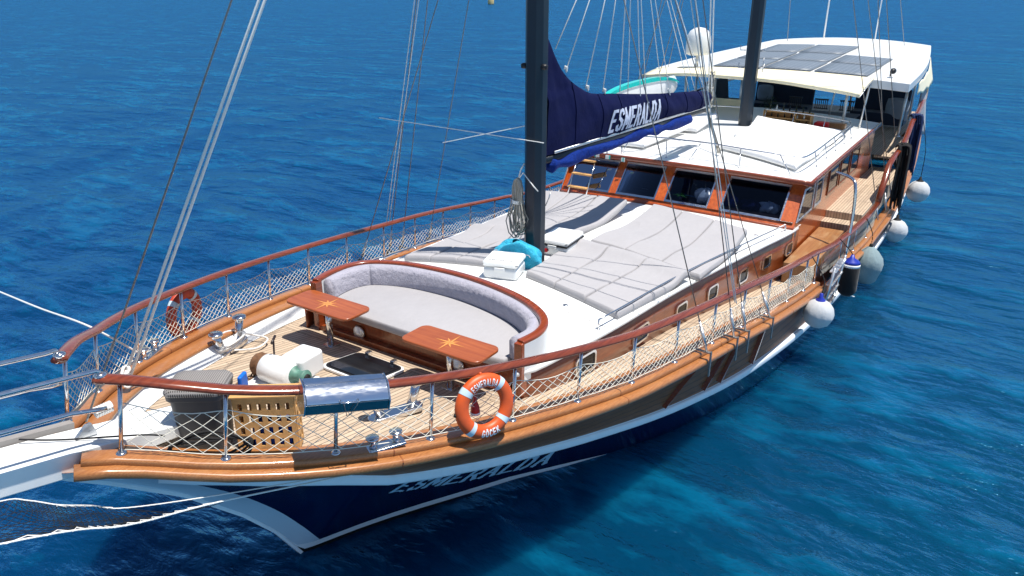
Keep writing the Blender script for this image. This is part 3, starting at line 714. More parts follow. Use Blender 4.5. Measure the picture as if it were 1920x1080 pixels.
mb.sweep(P, lambda q: [((.09+.028*math.sin(q*33+3*math.sin(q*7))+.012*math.sin(q*21+k))*math.cos(6.283*k/12)*(.45 if q < .02 or q > .98 else 1), (.11+.03*math.sin(q*27+2.6*math.sin(q*9))+.014*math.sin(q*17+2*k))*math.sin(6.283*k/12)*(.45 if q < .02 or q > .98 else 1)) for k in range(12)])
mb.build('rolled_canvas', 'canvas2', boom)

# ================================================================ wheelhouse
WBX = lambda y: 14.28-.52*(1-(min(abs(y), 3.1)/3.1)**2)
WTX = lambda y: 15.16-.52*(1-(min(abs(y), 3.1)/3.1)**2)
def rz_(x, y): return 3.02+.02*(x-15)+.17*(1-(y/3.15)**2)
wh = MB()
def front(y, k):
    b = Vector((WBX(y), y, coach_z(WBX(y), y)-.02)); t_ = Vector((WTX(y), y, rz_(15, y)-.03)); return b.lerp(t_, k)
PANES = ((-2.78, -1.42), (-1.14, -.07), (.17, 1.28), (1.5, 2.92)); K0, K1 = .13, .88
ys_ = sorted({-3.1, 3.1, *[a+.04 for a, b in PANES], *[b-.04 for a, b in PANES]}); yy = []
for a, b in zip(ys_[:-1], ys_[1:]):
    n = max(1, int((b-a)/.2)); yy += [a+(b-a)*i/n for i in range(n)]
yy.append(3.1)
for a, b in zip(yy[:-1], yy[1:]):
    c = (a+b)/2; op = any(p+.04 < c < q-.04 for p, q in PANES)
    for k0, k1 in ((0, K0+.03), (K0+.03, K1-.03), (K1-.03, 1)):
        if op and k0 == K0+.03: continue
        for d in (0, .05): wh.add([tuple(front(a, k0)+Vector((d, 0, 0))), tuple(front(b, k0)+Vector((d, 0, 0))), tuple(front(b, k1)+Vector((d, 0, 0))), tuple(front(a, k1)+Vector((d, 0, 0)))], [(0, 1, 2, 3)], 0, True)
        if not op or True: pass
for sg in (-1, 1):
    wh.add([(14.28, sg*3.1, 1.0), (23.2, sg*3.1, 1.0), (23.2, sg*3.1, 3.2), (14.98, sg*3.1, 3.0), (14.28, sg*3.1, 2.05)], [(0, 1, 2, 3, 4)])
wheel = wh.build('wheelhouse', 'cabin', boat)
tg = NT('tinted_glass'); gs = tg.n('BsdfGlossy', Color=(.28, .34, .45, 1), Roughness=.03); tr = tg.n('BsdfTransparent', Color=(.30, .36, .46, 1)); ff = tg.n('Fresnel', IOR=1.5); mx = tg.n('MixShader'); tg.l(ff.outputs[0], mx.inputs[0]); tg.l(tr.outputs[0], mx.inputs[1]); tg.l(gs.outputs[0], mx.inputs[2]); tg.l(mx.outputs[0], tg.t.nodes['Material Output'].inputs['Surface']); MAT['tint'] = tg.m
def pane(name_f, name_g, quad, out, fw=.05, parent=wheel, mat='steelrough', gmat='glass', d=.025):
    A, B, C, D = [Vector(q) for q in quad]; out = Vector(out)
    cen = (A+B+C+D)/4; inn_ = [p+(cen-p).normalized()*fw*1.35 for p in (A, B, C, D)]
    o1 = [p+out*d for p in (A, B, C, D)]; i1 = [p+out*d for p in inn_]; i0 = [p+out*.006 for p in inn_]; o0 = [p+out*.0 for p in (A, B, C, D)]
    vs = o0+o1+i1+i0; fs = [(r*4+i, r*4+(i+1) % 4, (r+1)*4+(i+1) % 4, (r+1)*4+i) for r in range(3) for i in range(4)]
    f = MB().add([tuple(p) for p in vs], fs).build(name_f, mat, parent)
    MB().add([tuple(p+out*.009) for p in inn_], [(0, 1, 2, 3)]).build(name_g, gmat, parent)
fn_ = Vector((-1, 0, .7)).normalized()
for y0, y1 in ((-2.78, -1.42), (-1.14, -.07), (.17, 1.28), (1.5, 2.92)):
    k0, k1 = .13, .88; s_ = .06
    q = [front(y0+.02, k0), front(y1-.02, k0), front(y1-.02, k1), front(y0+.02, k1)]
    dyx = (WBX(y1)-WBX(y0))/(y1-y0); nrm = Vector((-1, dyx, .68)).normalized()
    fr_ = MB(); ga, gb = .035, .045
    def wp(y, k, d): return front(y, k)+nrm*d
    def ringp(iy, ik, d): return [wp(y, k0+ik, d) for y in np.linspace(y0+iy, y1-iy, 9)]+[wp(y1-iy, k, d) for k in np.linspace(k0+ik, k1-ik, 4)[1:]]+[wp(y, k1-ik, d) for y in np.linspace(y1-iy, y0+iy, 9)[1:]]+[wp(y0+iy, k, d) for k in np.linspace(k1-ik, k0+ik, 4)[1:-1]]
    rs = [ringp(0, 0, .0), ringp(0, 0, .03), ringp(ga, gb, .03), ringp(ga, gb, .0)]; n = len(rs[0])
    fr_.add([tuple(p) for r in rs for p in r], [(r*n+i, r*n+(i+1) % n, (r+1)*n+(i+1) % n, (r+1)*n+i) for r in range(3) for i in range(n)]); fr_.build('windscreen_frame', 'steel', wheel)
    gl = MB(); gl.grid(lambda u, v: tuple(wp(y0+ga+(y1-y0-2*ga)*u, k0+gb+(k1-k0-2*gb)*v, .012)), 10, 3, smooth=False); gl.build('windscreen_glass', 'tint', wheel)
mb = MB(); mb.add([(16.4, -3.05, 1.9), (16.4, 3.05, 1.9), (16.4, 3.05, 3.1), (16.4, -3.05, 3.1)], [(0, 1, 2, 3)]); mb.build('cabin_bulkhead', 'navy_f', wheel)
mb = MB(); mb.grid(lambda u, v: (WBX(-3.05+6.1*v)+.08+u*.75, -3.05+6.1*v, coach_z(14, -3.05+6.1*v)+.12), 2, 20); mb.grid(lambda u, v: (WBX(-3.05+6.1*v)+.83, -3.05+6.1*v, coach_z(14, 0)+.14-.3*u), 1, 20); mb.build('dashboard', 'copper', wheel)
def lump(x, y, s_, mat, label, sz=.5):
    mb = MB(); mb.grid(lambda u, v: (lambda a, b, r: (r*math.cos(a)*math.sin(b)*s_, r*math.sin(a)*math.sin(b)*s_*1.5, r*math.cos(b)*s_*sz))(6.283*u, 3.1416*v, 1+.16*math.sin(7*6.283*u/1+4*v)+.13*math.sin(3*6.283*u+9*v)), 36, 18)
    o = mb.build('cloth_bundle', mat, None, weld=True); o.location = (x, y, coach_z(14, y)+.12+s_*sz*.8); tag(o, label, 'cloth', None)
lump(14.35, -.95, .17, 'white_f', 'crumpled white cloth behind the second windscreen pane from the near corner', 1.1)
lump(14.75, -2.35, .17, 'white_f', 'crumpled white towel behind the largest windscreen pane, at its near end', .7)
lump(14.6, -1.95, .17, 'canvas', 'crumpled dark blue towel beside the white one behind the largest windscreen pane', .7)
lump(14.5, -1.5, .12, 'canvas2', 'bright blue bundle in the lower left corner of the largest windscreen pane', 1.3)
tp = thing('dashboard_plant', (14.25, -.35, coach_z(14, -.3)+.13), 'small green plant behind the second windscreen pane from the near corner', 'plant')
mb = MB()
for k in range(22):
    a = k*2.4; r = .05+.006*k; mb.add([(0, 0, .05), (.5*r*math.cos(a+.3), .5*r*math.sin(a+.3), .12), (1.6*r*math.cos(a), 1.6*r*math.sin(a), .16-.003*k), (.5*r*math.cos(a-.3), .5*r*math.sin(a-.3), .12)], [(0, 1, 2, 3)])
mb.build('leaves', 'leafg', tp, recalc=False); mb = MB(); mb.lathe((0, 0, 0), [(.04, -.01), (.055, .07), (.05, .07)], 14); mb.build('pot', 'taupe', tp)

mb = MB()
mb.sweep([tuple(front(y, 0)+Vector((-.03, 0, .02))) for y in np.linspace(-3.1, 3.1, 25)], rounded(.05, .1, 3)); mb.build('windscreen_sill', 'mahog', wheel)
for sg in (-1, 1):
    # side windows
    for x0, x1, m_ in ((14.72, 15.75, 'glass'), (15.95, 16.6, 'glass'), (17.3, 18.4, 'glass'), (18.6, 19.7, 'glass'), (19.9, 21.0, 'glass')):
        pane('side_window_frame', 'side_window_glass', [(x0-(.32 if x0 < 15 else 0), sg*3.105, 2.2), (x1, sg*3.105, 2.2), (x1, sg*3.105, 2.9), (x0+(.12 if x0 < 15 else 0), sg*3.105, 2.9)], (0, sg, 0), mat='steelrough' if x0 < 16.5 else 'cabinside')
# interior dark box behind the glass is opaque glass; things seen behind it
# roof
ro = MB()
def roofpt(u, v, dz_=0, g=.0):
    y = (-3.22+6.44*v); xf = 14.9-.52*(1-(min(abs(y), 3.1)/3.1)**2)-.08; x = xf+(23.2-xf)*u; return (x, y, rz_(x, min(max(y, -3.15), 3.15))+dz_)
ro.grid(lambda u, v: roofpt(u, v, .06), 30, 24)
roof = ro.build('wheelhouse_roof', 'gel', boat)
mb = MB(); L = [Vector(roofpt(0, v)) for v in np.linspace(0, 1, 30)]
edge = [(23.2, -3.22, rz_(23.2, 3.1)+.02)]+[(x, -3.22, rz_(x, 3.1)+.02) for x in np.arange(22.5, 15, -.8)]+[(p.x, p.y, p.z+.02) for p in L]+[(x, 3.22, rz_(x, 3.1)+.02) for x in np.arange(15.2, 23.3, .8)]
mb.sweep(edge, rounded(.07, .12, 3)); mb.build('roof_fascia', 'mahog', roof)
def rtube(mb, P, r=.022): mb.tube(P, r, 8)
R = lambda x, y, h: (x, y, rz_(x, y)+.06+h)
# roof rails
def rail_thing(pts, posts, nm='roof_rail'):
    mb = MB(); rtube(mb, pts); 
    for a, b in posts: rtube(mb, [a, b], .013); mb.lathe(a, [(.035, 0), (.03, .012), (.013, .02)], 10)
    mb.build(nm, 'steel', roof)
for sg in (-1, 1):
    pts = spline([R(14.98, 0, .42), R(15.0, sg*.7, .42), R(15.06, sg*1.7, .40), R(15.35, sg*2.65, .38), R(15.75, sg*2.88, .38), R(18, sg*2.9, .38), R(20.2, sg*2.88, .38), R(20.6, sg*2.6, .38), R(20.65, sg*1.6, .38), R(20.7, sg*.3, .38)], 6)
    posts = []
    for x, y, bx, by in ((15.0, .45, 14.72, .3), (15.03, 1.45, 14.78, 1.55), (15.2, 2.35, 15.0, 2.7), (16.3, 2.88, 16.3, 2.97), (17.3, 2.88, 17.3, 2.97), (18.3, 2.88, 18.3, 2.97), (19.3, 2.88, 19.3, 2.97), (20.2, 2.87, 20.2, 2.97), (20.65, 2.1, 20.5, 2.1), (20.67, 1.2, 20.5, 1.2), (20.7, .35, 20.5, .35)):
        posts.append((R(bx, sg*by, 0), R(x, sg*y, .38)))
    rail_thing(pts, posts)
mb = MB(); rtube(mb, spline([R(14.6, 1.9, 0), R(14.6, 1.88, .2), R(14.6, 1.7, .28), R(14.6, 1.5, .2), R(14.6, 1.48, 0)], 5)); mb.build('roof_handhold', 'steel', roof)

# ================================================================ hardtop, awning, solar panels
HX = [22.1, 24, 26, 28, 30, 32, 33.1]
hw = smooth_interp([22.0, 24, 27, 30, 33.2], [3.98, 3.95, 3.8, 3.5, 3.12])
def ht(x, y, dz_=0): return 4.66+.033*(x-22)+.14*(1-(y/hw(x))**2)-.05+dz_
mb = MB(); 
def htg(dz_): return lambda u, v: ((lambda x, y: (x, y, ht(x, y, dz_)))(22.05+11*u+.55*(1-(2*v-1)**2)*u, (2*v-1)*hw(22.05+11*u)))
mb.grid(htg(.0), 20, 16, 0, True); mb.grid(htg(-.26), 20, 16, 0, True, flip=True)
g = htg(0); g2 = htg(-.26); per = [(0, k/16) for k in range(16)]+[(k/20, 1) for k in range(20)]+[(1, 1-k/16) for k in range(16)]+[(1-k/20, 0) for k in range(20)]
n = len(per); mb.add([g(*p) for p in per]+[g2(*p) for p in per], [(i, (i+1) % n, n+(i+1) % n, n+i) for i in range(n)], 0, False)
hardtop = mb.build('hardtop', 'gel', boat, bevel=.03, weld=True)
cells = []
for (x0, x1), ys in (((22.35, 24.55), [(-2.75, -1.2), (-1.08, .40), (.52, 2.05)]), ((24.72, 26.9), [(-2.7, -1.15), (-1.03, .43), (.55, 2.05)]), ((27.1, 29.9), [(-1.0, .53), (.65, 2.1)])):
    for y0, y1 in ys: cells.append((x0, x1, y0, y1))
for x0, x1, y0, y1 in cells:
    mb = MB(); mb.grid(lambda u, v: (x0+(x1-x0)*u, y0+(y1-y0)*v, ht(x0+(x1-x0)*u, y0+(y1-y0)*v, .03)), 4, 4); mb.build('solar_panel', 'solar', hardtop, solid=.03)
mb = MB(); mb.tube([(22.8, -3.3, ht(22.8, 3.3)+.02), (22.8, -3.3, ht(22.8, 3.3)+.16)], .02); mb.lathe((22.75, -3.36, ht(22.8, 3.3)+.18), [(.0, -.1), (.07, -.1), (.09, .08), (.05, .12)], 14, axis='X'); mb.build('hardtop_speaker', 'black', hardtop)
for x, y, s_ in ((33.2, 1.1, 3.6), (33.3, -.95, 3.4)):
    mb = MB(); mb.tube([(x, y, 4.9), (x, y, 4.9+s_)], .035 if y > 0 else .025, 8); mb.build('antenna_pole', 'gel', hardtop)
# awning in front of the hardtop
fa = smooth_interp([-3.05, -2.9, -1.73, 0, 2.02, 3.24, 3.7], [4.44, 4.47, 4.57, 4.68, 4.70, 4.60, 4.55])
mb = MB()
def aw(u, v):
    y = -3.0+6.75*v; z1 = ht(22.1, y, .02); xf = 20.5-.5*(.0 if y > -1 else (y+1)*-.3); z0 = fa(y)-.06; x = xf+(22.15-xf)*u; return (x, y, z0+(z1-z0)*u**.7+.03*math.sin(u*3.1))
mb.grid(aw, 8, 28); awn = mb.build('front_awning', 'cream', boat, solid=.01)
mb = MB(); mb.sweep([aw(0, v) for v in np.linspace(0, 1, 28)], rounded(.04, .10, 3)); mb.build('awning_hem', 'cream', awn)
mb = MB()
for v in (.0, .5, 1): mb.tube([tuple(Vector(aw(u, v))-Vector((0, 0, .03))) for u in (0, .5, 1)], .014, 6)
mb.build('awning_batten', 'steelrough', awn)
# side curtain at the stern quarter
mb = MB(); mb.grid(lambda u, v: (24+8*u, -(hw(24+8*u)+.04+.25*v*u), ht(24+8*u, 4)-.25-v*(.35+.55*u)+.04*math.sin(u*25)), 30, 6); mb.build('side_curtain', 'cream', hardtop, solid=.01)
mb = MB(); mb.grid(lambda u, v: (27.2+.5*u+.03*math.sin(v*9), -(3.75+.3*v*u), 4.3-2.0*v+.0*u), 6, 12); mb.build('rolled_curtain', 'grey_f', hardtop, solid=.05)
# posts
for b, t_, r in (((23.3, -1.62, 3.1), (23.3, -1.75, 4.5), .03), ((22.2, -2.3, 3.1), (22.2, -2.3, 4.5), .045), ((21.8, -2.85, 3.15), (21.9, -2.95, 4.75), .028), ((24.9, -3.55, 2.6), (25, -3.6, 4.4), .045), ((24.9, 3.55, 2.6), (25, 3.6, 4.4), .045), ((22.3, 2.9, 3.1), (22.3, 2.95, 4.5), .045), ((23.3, 1.3, 3.1), (23.3, 1.3, 4.5), .07), ((22.4, 1.95, 3.1), (22.4, 1.95, 4.5), .05), ((30, -3.2, 2.4), (30, -3.2, 4.6), .05), ((30, 3.2, 2.4), (30, 3.2, 4.6), .05), ((30.5, -.9, 2.4), (30.5, -.9, 4.7), .04)):
    mb = MB(); mb.tube([b, t_], r, 10); mb.lathe(b, [(r*2, 0), (r*1.9, .02), (r, .03)], 12); mb.build('hardtop_post', 'steelrough', boat)
# satellite dome
t_ = thing('satellite_dome', (22.0, 2.5, 4.78), 'white satellite communication dome on a steel pole above the awning', 'antenna')
mb = MB(); mb.lathe((0, 0, .32), [(.27, 0), (.37, .03), (.40, .12), (.405, .4), (.38, .6), (.30, .76), (.17, .85), (.0, .88)], 32); mb.build('dome', 'gel', t_)
mb = MB(); mb.tube([(0, 0, -.1), (0, 0, .34)], .06, 12); mb.build('pole', 'steelrough', t_)

# cockpit
mb = MB(); mb.grid(lambda u, v: (23.2+10*u, -3.4+6.8*v, 2.25+.05*u), 10, 8); mb.build('cockpit_floor', 'teak', boat)
mb = MB(); mb.box((25.2, -3.55, 2.2), (4.0, .7, .06)); mb.build('stern_side_deck', 'teak', boat)
def sofa(loc, w, label, back_h=1.0, rz=0):
    t_ = thing('sofa', loc, label, 'sofa', 'dark sofas under the hardtop', rz)
    mb = MB(); mb.box((0, 0, .22), (.8, w, .44)); mb.build('seat', 'navy_f', t_, bevel=.05, segs=3)
    mb = MB(); mb.box((.42, 0, .45+back_h/2-.2), (.18, w, back_h), M=Matrix.Rotation(rad(8), 3, 'Y')); mb.build('backrest', 'navy_f', t_, bevel=.05, segs=3)
    return t_
sofa((28.6, 1.35, 2.4), 2.3, 'dark navy cockpit sofa with a slate pillow, just right of the main mast')
sofa((28.6, -2.3, 2.4), 1.9, 'dark navy cockpit sofa with a large slate pillow, nearest the stern handrail')
sofa((26.6, 2.9, 2.6), 2.2, 'dark navy cockpit sofa along the far side, partly behind the main mast', rz=rad(90))
def pillow(loc, s, rz, tilt, label):
    mb = MB(); mb.grid(lambda u, v: ((lambda a, b: (a*s*(1-.12*b*b), .0+.0, b*s*(1-.12*a*a)))(2*u-1, 2*v-1)), 10, 10)
    vs = mb.v; mb2 = MB(); N = 11
    for sg in (-1, 1): mb2.grid(lambda u, v: ((lambda a, b: (a*s*(1-.12*b*b), sg*.35*s*(1-a*a)**.5*(1-b*b)**.5, b*s*(1-.12*a*a)))(2*u-1, 2*v-1)), 10, 10)
    o = mb2.build('pillow', 'grey_f', None, weld=True); o.location = loc; o.rotation_euler = (tilt, 0, rz); return tag(o, label, 'pillow', 'slate pillows under the hardtop')
pillow((28.75, 2.05, 3.2), .32, rad(100), rad(0), 'slate grey pillow on the dark sofa right of the main mast, above the bottles')
pillow((28.3, -2.95, 3.0), .42, rad(80), rad(0), 'big slate grey pillow on the sofa beside the stern handrail')
t_ = thing('bottle_cabinet', (20.95, -.95, 3.3), 'open wooden shelf cabinet full of bottles behind the main mast', 'cabinet')
mb = MB()
for z in (.02, .2, .38): mb.box((0, 0, z), (.3, 1.4, .03))
for y in (-.7, .7, -.25): mb.box((0, y, .2), (.3, .03, .39))
mb.box((.14, 0, .2), (.02, 1.4, .38)); mb.build('shelf_frame', 'basket', t_)
for k in range(20):
    y = -.62+.065*k+random.uniform(-.01, .01); top_ = k % 2
    z = 3.3+(.4 if k % 3 == 0 else .035 if k % 3 == 1 else .215); h = random.uniform(.1, .15) if z < 3.6 else random.uniform(.14, .26)
    mb = MB(); mb.lathe((0, 0, 0), [(.022, 0), (.024, h*.6), (.01, h*.78), (.01, h)], 10)
    o = mb.build('bottle', random.choice(['bottle', 'gel', 'glass', 'bottle']), None); o.location = (20.9, -.95+y, z); tag(o, 'small bottle in the wooden cabinet behind the main mast', 'bottle', 'bottles in the cabinet')
mb = MB(); mb.box((0, 0, .0), (.35, .42, .22)); o = mb.build('red_cushion', 'red_f', None, bevel=.07, segs=4); o.location = (21.0, -1.95, 3.36); tag(o, 'bright red cushion beside the bottle cabinet', 'cushion')
t_ = thing('dining_table', (25.6, -.6, 2.3), 'dark dining table under the hardtop behind the bottle cabinet', 'table')
mb = MB(); mb.box((0, 0, .72), (1.0, 3.0, .05)); mb.build('tabletop', 'navy_f', t_, bevel=.01); mb = MB(); mb.box((0, 0, .35), (.3, 1.4, .7)); mb.build('base', 'darkwood', t_)
def chair(loc, rz, label):
    t_ = thing('dining_chair', loc, label, 'chair', 'dark slatted dining chairs', rz)
    mb = MB(); mb.box((0, 0, .45), (.45, .45, .05)); mb.build('seat', 'grey_f', t_, bevel=.01)
    for sx in (-1, 1):
        for sy in (-1, 1): mb = MB(); mb.box((sx*.2, sy*.2, .22), (.04, .04, .44)); mb.build('leg', 'copper', t_)
    mb = MB(); mb.box((.22, 0, .95), (.04, .5, .05)); mb.box((.22, 0, .62), (.03, .5, .04))
    for k in range(7): mb.box((.22, -.21+.07*k, .78), (.02, .025, .32))
    mb.build('backrest', 'copper', t_)
for k, (x, y, l) in enumerate(((27.0, .45, 'left slatted chair behind the dining table, nearest the bottles'), (27.0, -.5, 'middle slatted chair behind the dining table'), (27.0, -1.4, 'right slatted chair behind the dining table, beside the steel posts'))): chair((x, y, 2.35), 0, l)
t_ = thing('potted_plant', (24.2, .55, 2.95), 'dark leafy plant behind the bottles under the hardtop', 'plant')
mb = MB()
for k in range(160):
    a, b, r = random.uniform(0, 6.28), random.uniform(-.3, 1.3), random.uniform(.05, .36); c = Vector((r*math.cos(a)*math.cos(b), r*math.sin(a)*math.cos(b), .35+r*math.sin(b))); d = Vector((random.uniform(-1, 1), random.uniform(-1, 1), random.uniform(-.5, 1))).normalized()*.06; e = d.orthogonal().normalized()*.02
    mb.add([tuple(c-d), tuple(c+e), tuple(c+d), tuple(c-e)], [(0, 1, 2, 3)])
mb.build('leaves', 'leaf', t_, recalc=False); mb = MB(); mb.lathe((0, 0, 0), [(.09, 0), (.13, .25), (.12, .25)], 16); mb.build('pot', 'taupe', t_)
# main-deck furniture: mahogany capping blocks
mb = MB(); mb.box((21.15, -2.35, 3.36), (.25, .5, .2)); mb.build('deck_locker', 'varnteak', roof, bevel=.02)
mb = MB(); mb.box((22.9, 2.2, 3.0), (.06, 2.6, 1.3)); mb.build('cream_screen', 'cream', boat)
o = MB(); o.sweep(spline([(33.6, 1.2, 4.6), (33.5, .6, 4.3), (33.4, .2, 4.4), (33.2, 1.0, 4.5)], 6), rounded(.02, .3, 3)); 
mb = MB(); mb.grid(lambda u, v: (33.9+.1*math.sin(v*7), 2.3-1.6*u, 3.75-.5*v-.2*u+.05*math.sin(u*12)), 12, 6); o = mb.build('ensign_flag', 'red_f', None, solid=.004); tag(o, 'red flag hanging at the stern behind the dark sofa', 'flag')

# side-deck furniture along the wheelhouse
for sg in (-1, 1):
    mb = MB(); mb.box((15.2, sg*3.45, 1.25), (3.2, .62, .5)); mb.build('side_bench', 'varnteak', boat, bevel=.02)
    mb = MB(); mb.box((17.4, sg*3.55, 1.42), (.5, .9, .28)); mb.build('deck_step', 'teak', boat, bevel=.01)
    mb = MB(); mb.box((20.7, sg*3.55, 1.50), (6.2, .9, .5)); mb.build('quarter_deck', 'teak', boat, bevel=.01)
    mb = MB(); mb.box((15.6, sg*3.85, 1.1), (4.4, .05, .62)); mb.build('bulwark_panel', 'cabinside', boat)
    mb = MB(); mb.add([(16.5, sg*(fY(16.5)+.12), 1.0), (24, sg*(fY(24)+.12), 1.2), (24, sg*(fY(24)+.12), 1.25), (16.5, sg*(fY(16.5)+.12), 1.05)], [(0, 1, 2, 3)])
# boarding ladder rail
mb = MB(); mb.tube(spline([(15.3, -4.12, 1.35), (15.5, -4.1, 2.3), (15.6, -4.04, 2.9), (15.75, -3.9, 3.08), (16.0, -3.5, 3.12)], 6), .036, 12); mb.build('boarding_rail', 'steel', boat)
t_ = thing('boarding_ladder', (13.6, -4.2, 1.2), 'folded stainless steel boarding ladder on the near side beside the black fender', 'ladder')
for dx in (-.5, .5):
    mb = MB(); mb.tube([(dx, 0, -.6), (dx, -.12, .55)], .03, 8); mb.build('side_rail', 'steelrough', t_)
for k in range(4):
    mb = MB(); mb.box((0, -.03*k, -.45+.3*k), (1.0, .14, .035)); mb.build('tread', 'steelrough', t_, bevel=.008)

# ================================================================ rigging
def wire(nm, P, r, mat, parent=boat, n=6):
    mb = MB(); mb.tube(P, r, n); return mb.build(nm, mat, parent)
def turnbuckle(b, t_):
    b, t_ = Vector(b), Vector(t_); d = (t_-b).normalized(); mb = MB(); mb.tube([b, b+d*.5], .018, 8); mb.tube([b+d*.1, b+d*.38], .028, 8); mb.build('turnbuckle', 'steelrough', boat)
for sg in (-1, 1):
    for x, zt, r in ((7.3, 11.6, .009), (8.25, 19, .009), (8.7, 18.6, .009), (9.75, 12.6, .009)):
        b = (x, sg*(fY(x)+.18), fZ(x)+.05); tp = (8.12, 0, zt); wire('shroud', [b, tp], r, 'wire'); turnbuckle(b, tp)
    for x, zt in ((19.0, 16), (20.2, 22), (21.2, 17), (22.4, 21)):
        b = (x, sg*4.2, 1.3); wire('shroud', [b, (19.85, 0, zt)], .011, 'wire'); turnbuckle(b, (19.85, 0, zt))
    wire('halyard', [(8.2, sg*3.78, 2.55), (8.12, sg*.1, 17.5)], .008, 'rope')
    wire('halyard', [(8.24, sg*3.74, 2.55), (8.12, sg*.1, 16.8)], .008, 'rope')
    wire('backstay', [(33, sg*2.5, 3.6), (19.85, 0, 21)], .012, 'wire')
wire('forestay', [(-.03, 0, 3.3), (8.0, .0, 16.6)], .010, 'wire')
for k, (x, y) in enumerate(((.95, 1.12), (.99, 1.07))):
    wire('jib_halyard', [(x, y, 3.0), (8.0, 0, 15.75-.16*k)], .018, 'rope', n=8)
# lazy jacks and topping lifts
APEX = Vector((11.4, 0, 9.3))
for x in (8.62, 9.0, 9.75, 10.45, 11.2): wire('lazy_jack', [(x+.1, 0, fT(x)+.02), tuple(APEX)], .012, 'rope')
for x, y in ((12.0, -.14), (12.1, .2), (12.9, .14), (13.6, -.14), (13.8, .14), (15.4, .1), (15.8, .1), (16.2, 0)): wire('lazy_jack', [(x, y, fT(x)-.03), tuple(APEX)], .010, 'rope')
for y, zz in ((-.1, 0), (-.02, .0)): wire('topping_lift', [(16.4, y, 4.7), (14.2+y, y, 16)], .018, 'rope', n=8)
for x in (8.98, 9.8, 10.5, 13.7, 16.2):
    mb = MB()
    for k in range(3): mb.tube([Vector((x+.1, -.02, fT(x)+.04))+Vector((.045*math.cos(a+k), .03*math.sin(a*1.3+k), .05*math.sin(a))) for a in np.linspace(0, 6.2, 10)], .012, 6)
    mb.build('rope_knot', 'rope', boom)
# mainsheet tackle from boom end to roof
mb = MB()
for k in range(4): mb.tube([(16.4+.03*k, -.05+.03*k, 4.25), (15.6+.03*k, -.75+.03*k, 3.35)], .012, 6)
for c in ((16.42, -.05, 4.2), (15.62, -.72, 3.38), (16.45, 0, 4.6)): mb.lathe(c, [(.02, -.04), (.07, -.03), (.07, .03), (.02, .04)], 12, axis='Y')
mb.build('mainsheet', 'rope_g', boom)
for q in range(9):
    mb = MB() if q == 0 else mb
    c = Vector((16.5, -.05, 4.35+.1*q)); mb.tube([c+Vector((.05*math.cos(a*1.7+q), .05*math.sin(a+q), .06*math.sin(a*2.3))) for a in np.linspace(0, 12, 24)], .011, 5)
mb.build('tackle_ropes', 'rope_g', boom)
# tied ropes
def rope(name, P, r, mat, label, cat='rope', group=None, n=8, sp=8):
    mb = MB(); mb.tube(spline(P, sp), r, n); return tag(mb.build(name, mat, None), label, cat, group)
rope('clothesline', [(7.35, 2.95, 4.98), (7.9, .02, 4.79), (7.94, -.2, 4.77)], .007, 'rope', 'thin white line stretched from the far rigging across the front of the foremast', 'clothesline')
for k in range(11):
    a = (2.05, 1.70, 1.25)[k % 3]+.035*(k//3); zz = 3.17
    mb = MB(); mb.box((-.012, 0, 0), (.010, .02, .10)); mb.box((.012, 0, 0), (.010, .02, .10)); mb.box((0, 0, .02), (.02, .018, .012)); o = mb.build('clothes_peg', 'turq' if k % 4 == 1 else 'gel', None, bevel=.002); o.location = (14.43-.065*(k % 3), a, zz-.03)
    tag(o, ('turquoise' if k % 4 == 1 else 'white')+' clothes peg on the front edge of the wheelhouse roof', 'clothes peg', 'turquoise clothes pegs' if k % 4 == 1 else 'white clothes pegs')
rope('tie_rope', [(8.74, 2.6, 4.33), (8.05, .18, 5.0)], .007, 'rope', 'short white rope tied from a far shroud to the foremast')
rope('mooring_line', [(1.5, 1.75, 2.9), (1.0, 1.8, 3.46), (1.15, 3.4, 3.25), (1.3, 5, 3.07), (1.6, 8.5, 2.7), (3, 20, 1.2)], .013, 'rope', 'thick pale mooring line running over the far bow out to the left', 'mooring line', sp=10)
rope('anchor_line', [(2.25, 0, -.03), (1.2, .6, -.015), (-2, 2.2, .01), (-6, 4.4, .01)], .016, 'rope_k', 'dark line trailing in the water from the foot of the stem', 'mooring line')
rope('black_bow_rope', [(-.55, .22, 3.3), (-.38, .1, 3.245), (-.2, -.02, 3.2), (.05, -.18, 3.15), (.3, -.4, 3.12), (.42, -.55, 3.1)], .009, 'rope_k', 'thin black rope lying across the white bowsprit')
mb = MB()
for k in range(5):
    mb.tube([(.72+.34*math.cos(a)*(1+.06*math.sin(3*a+k)), -.82+.26*math.sin(a)*(1+.08*math.cos(2*a+k))-.4*(.34*math.cos(a)), 2.86+.02*k+.02*math.sin(a*3+k)-.05*math.cos(a)) for a in np.linspace(0, 6.283, 40)], .013, 6)
tag(mb.build('black_rope_coil', 'rope_k', None), 'coil of thin black rope on the bow deck beside the rubbish bin', 'rope')
mb = MB()
for k in range(7): mb.tube([(.19+.026*k+.006*math.cos(a), .27+.05*math.cos(a), 3.2+.05*math.sin(a)) for a in np.linspace(0, 6.283, 14)], .012, 6)
tag(mb.build('lashing_rope', 'rope', None), 'white rope lashed in turns at the root of the bowsprit', 'rope')
mb = MB()
for k in range(6): mb.tube([(.96+.05*math.cos(a+k)*1.1, 1.1+.05*math.sin(a*1.2+k), 2.93+.05*k*.6+.04*math.sin(a)) for a in np.linspace(0, 6.3, 14)], .018, 6)
tag(mb.build('knotted_rope', 'rope', None), 'bunch of white knots at the foot of the two thick white halyards', 'rope')

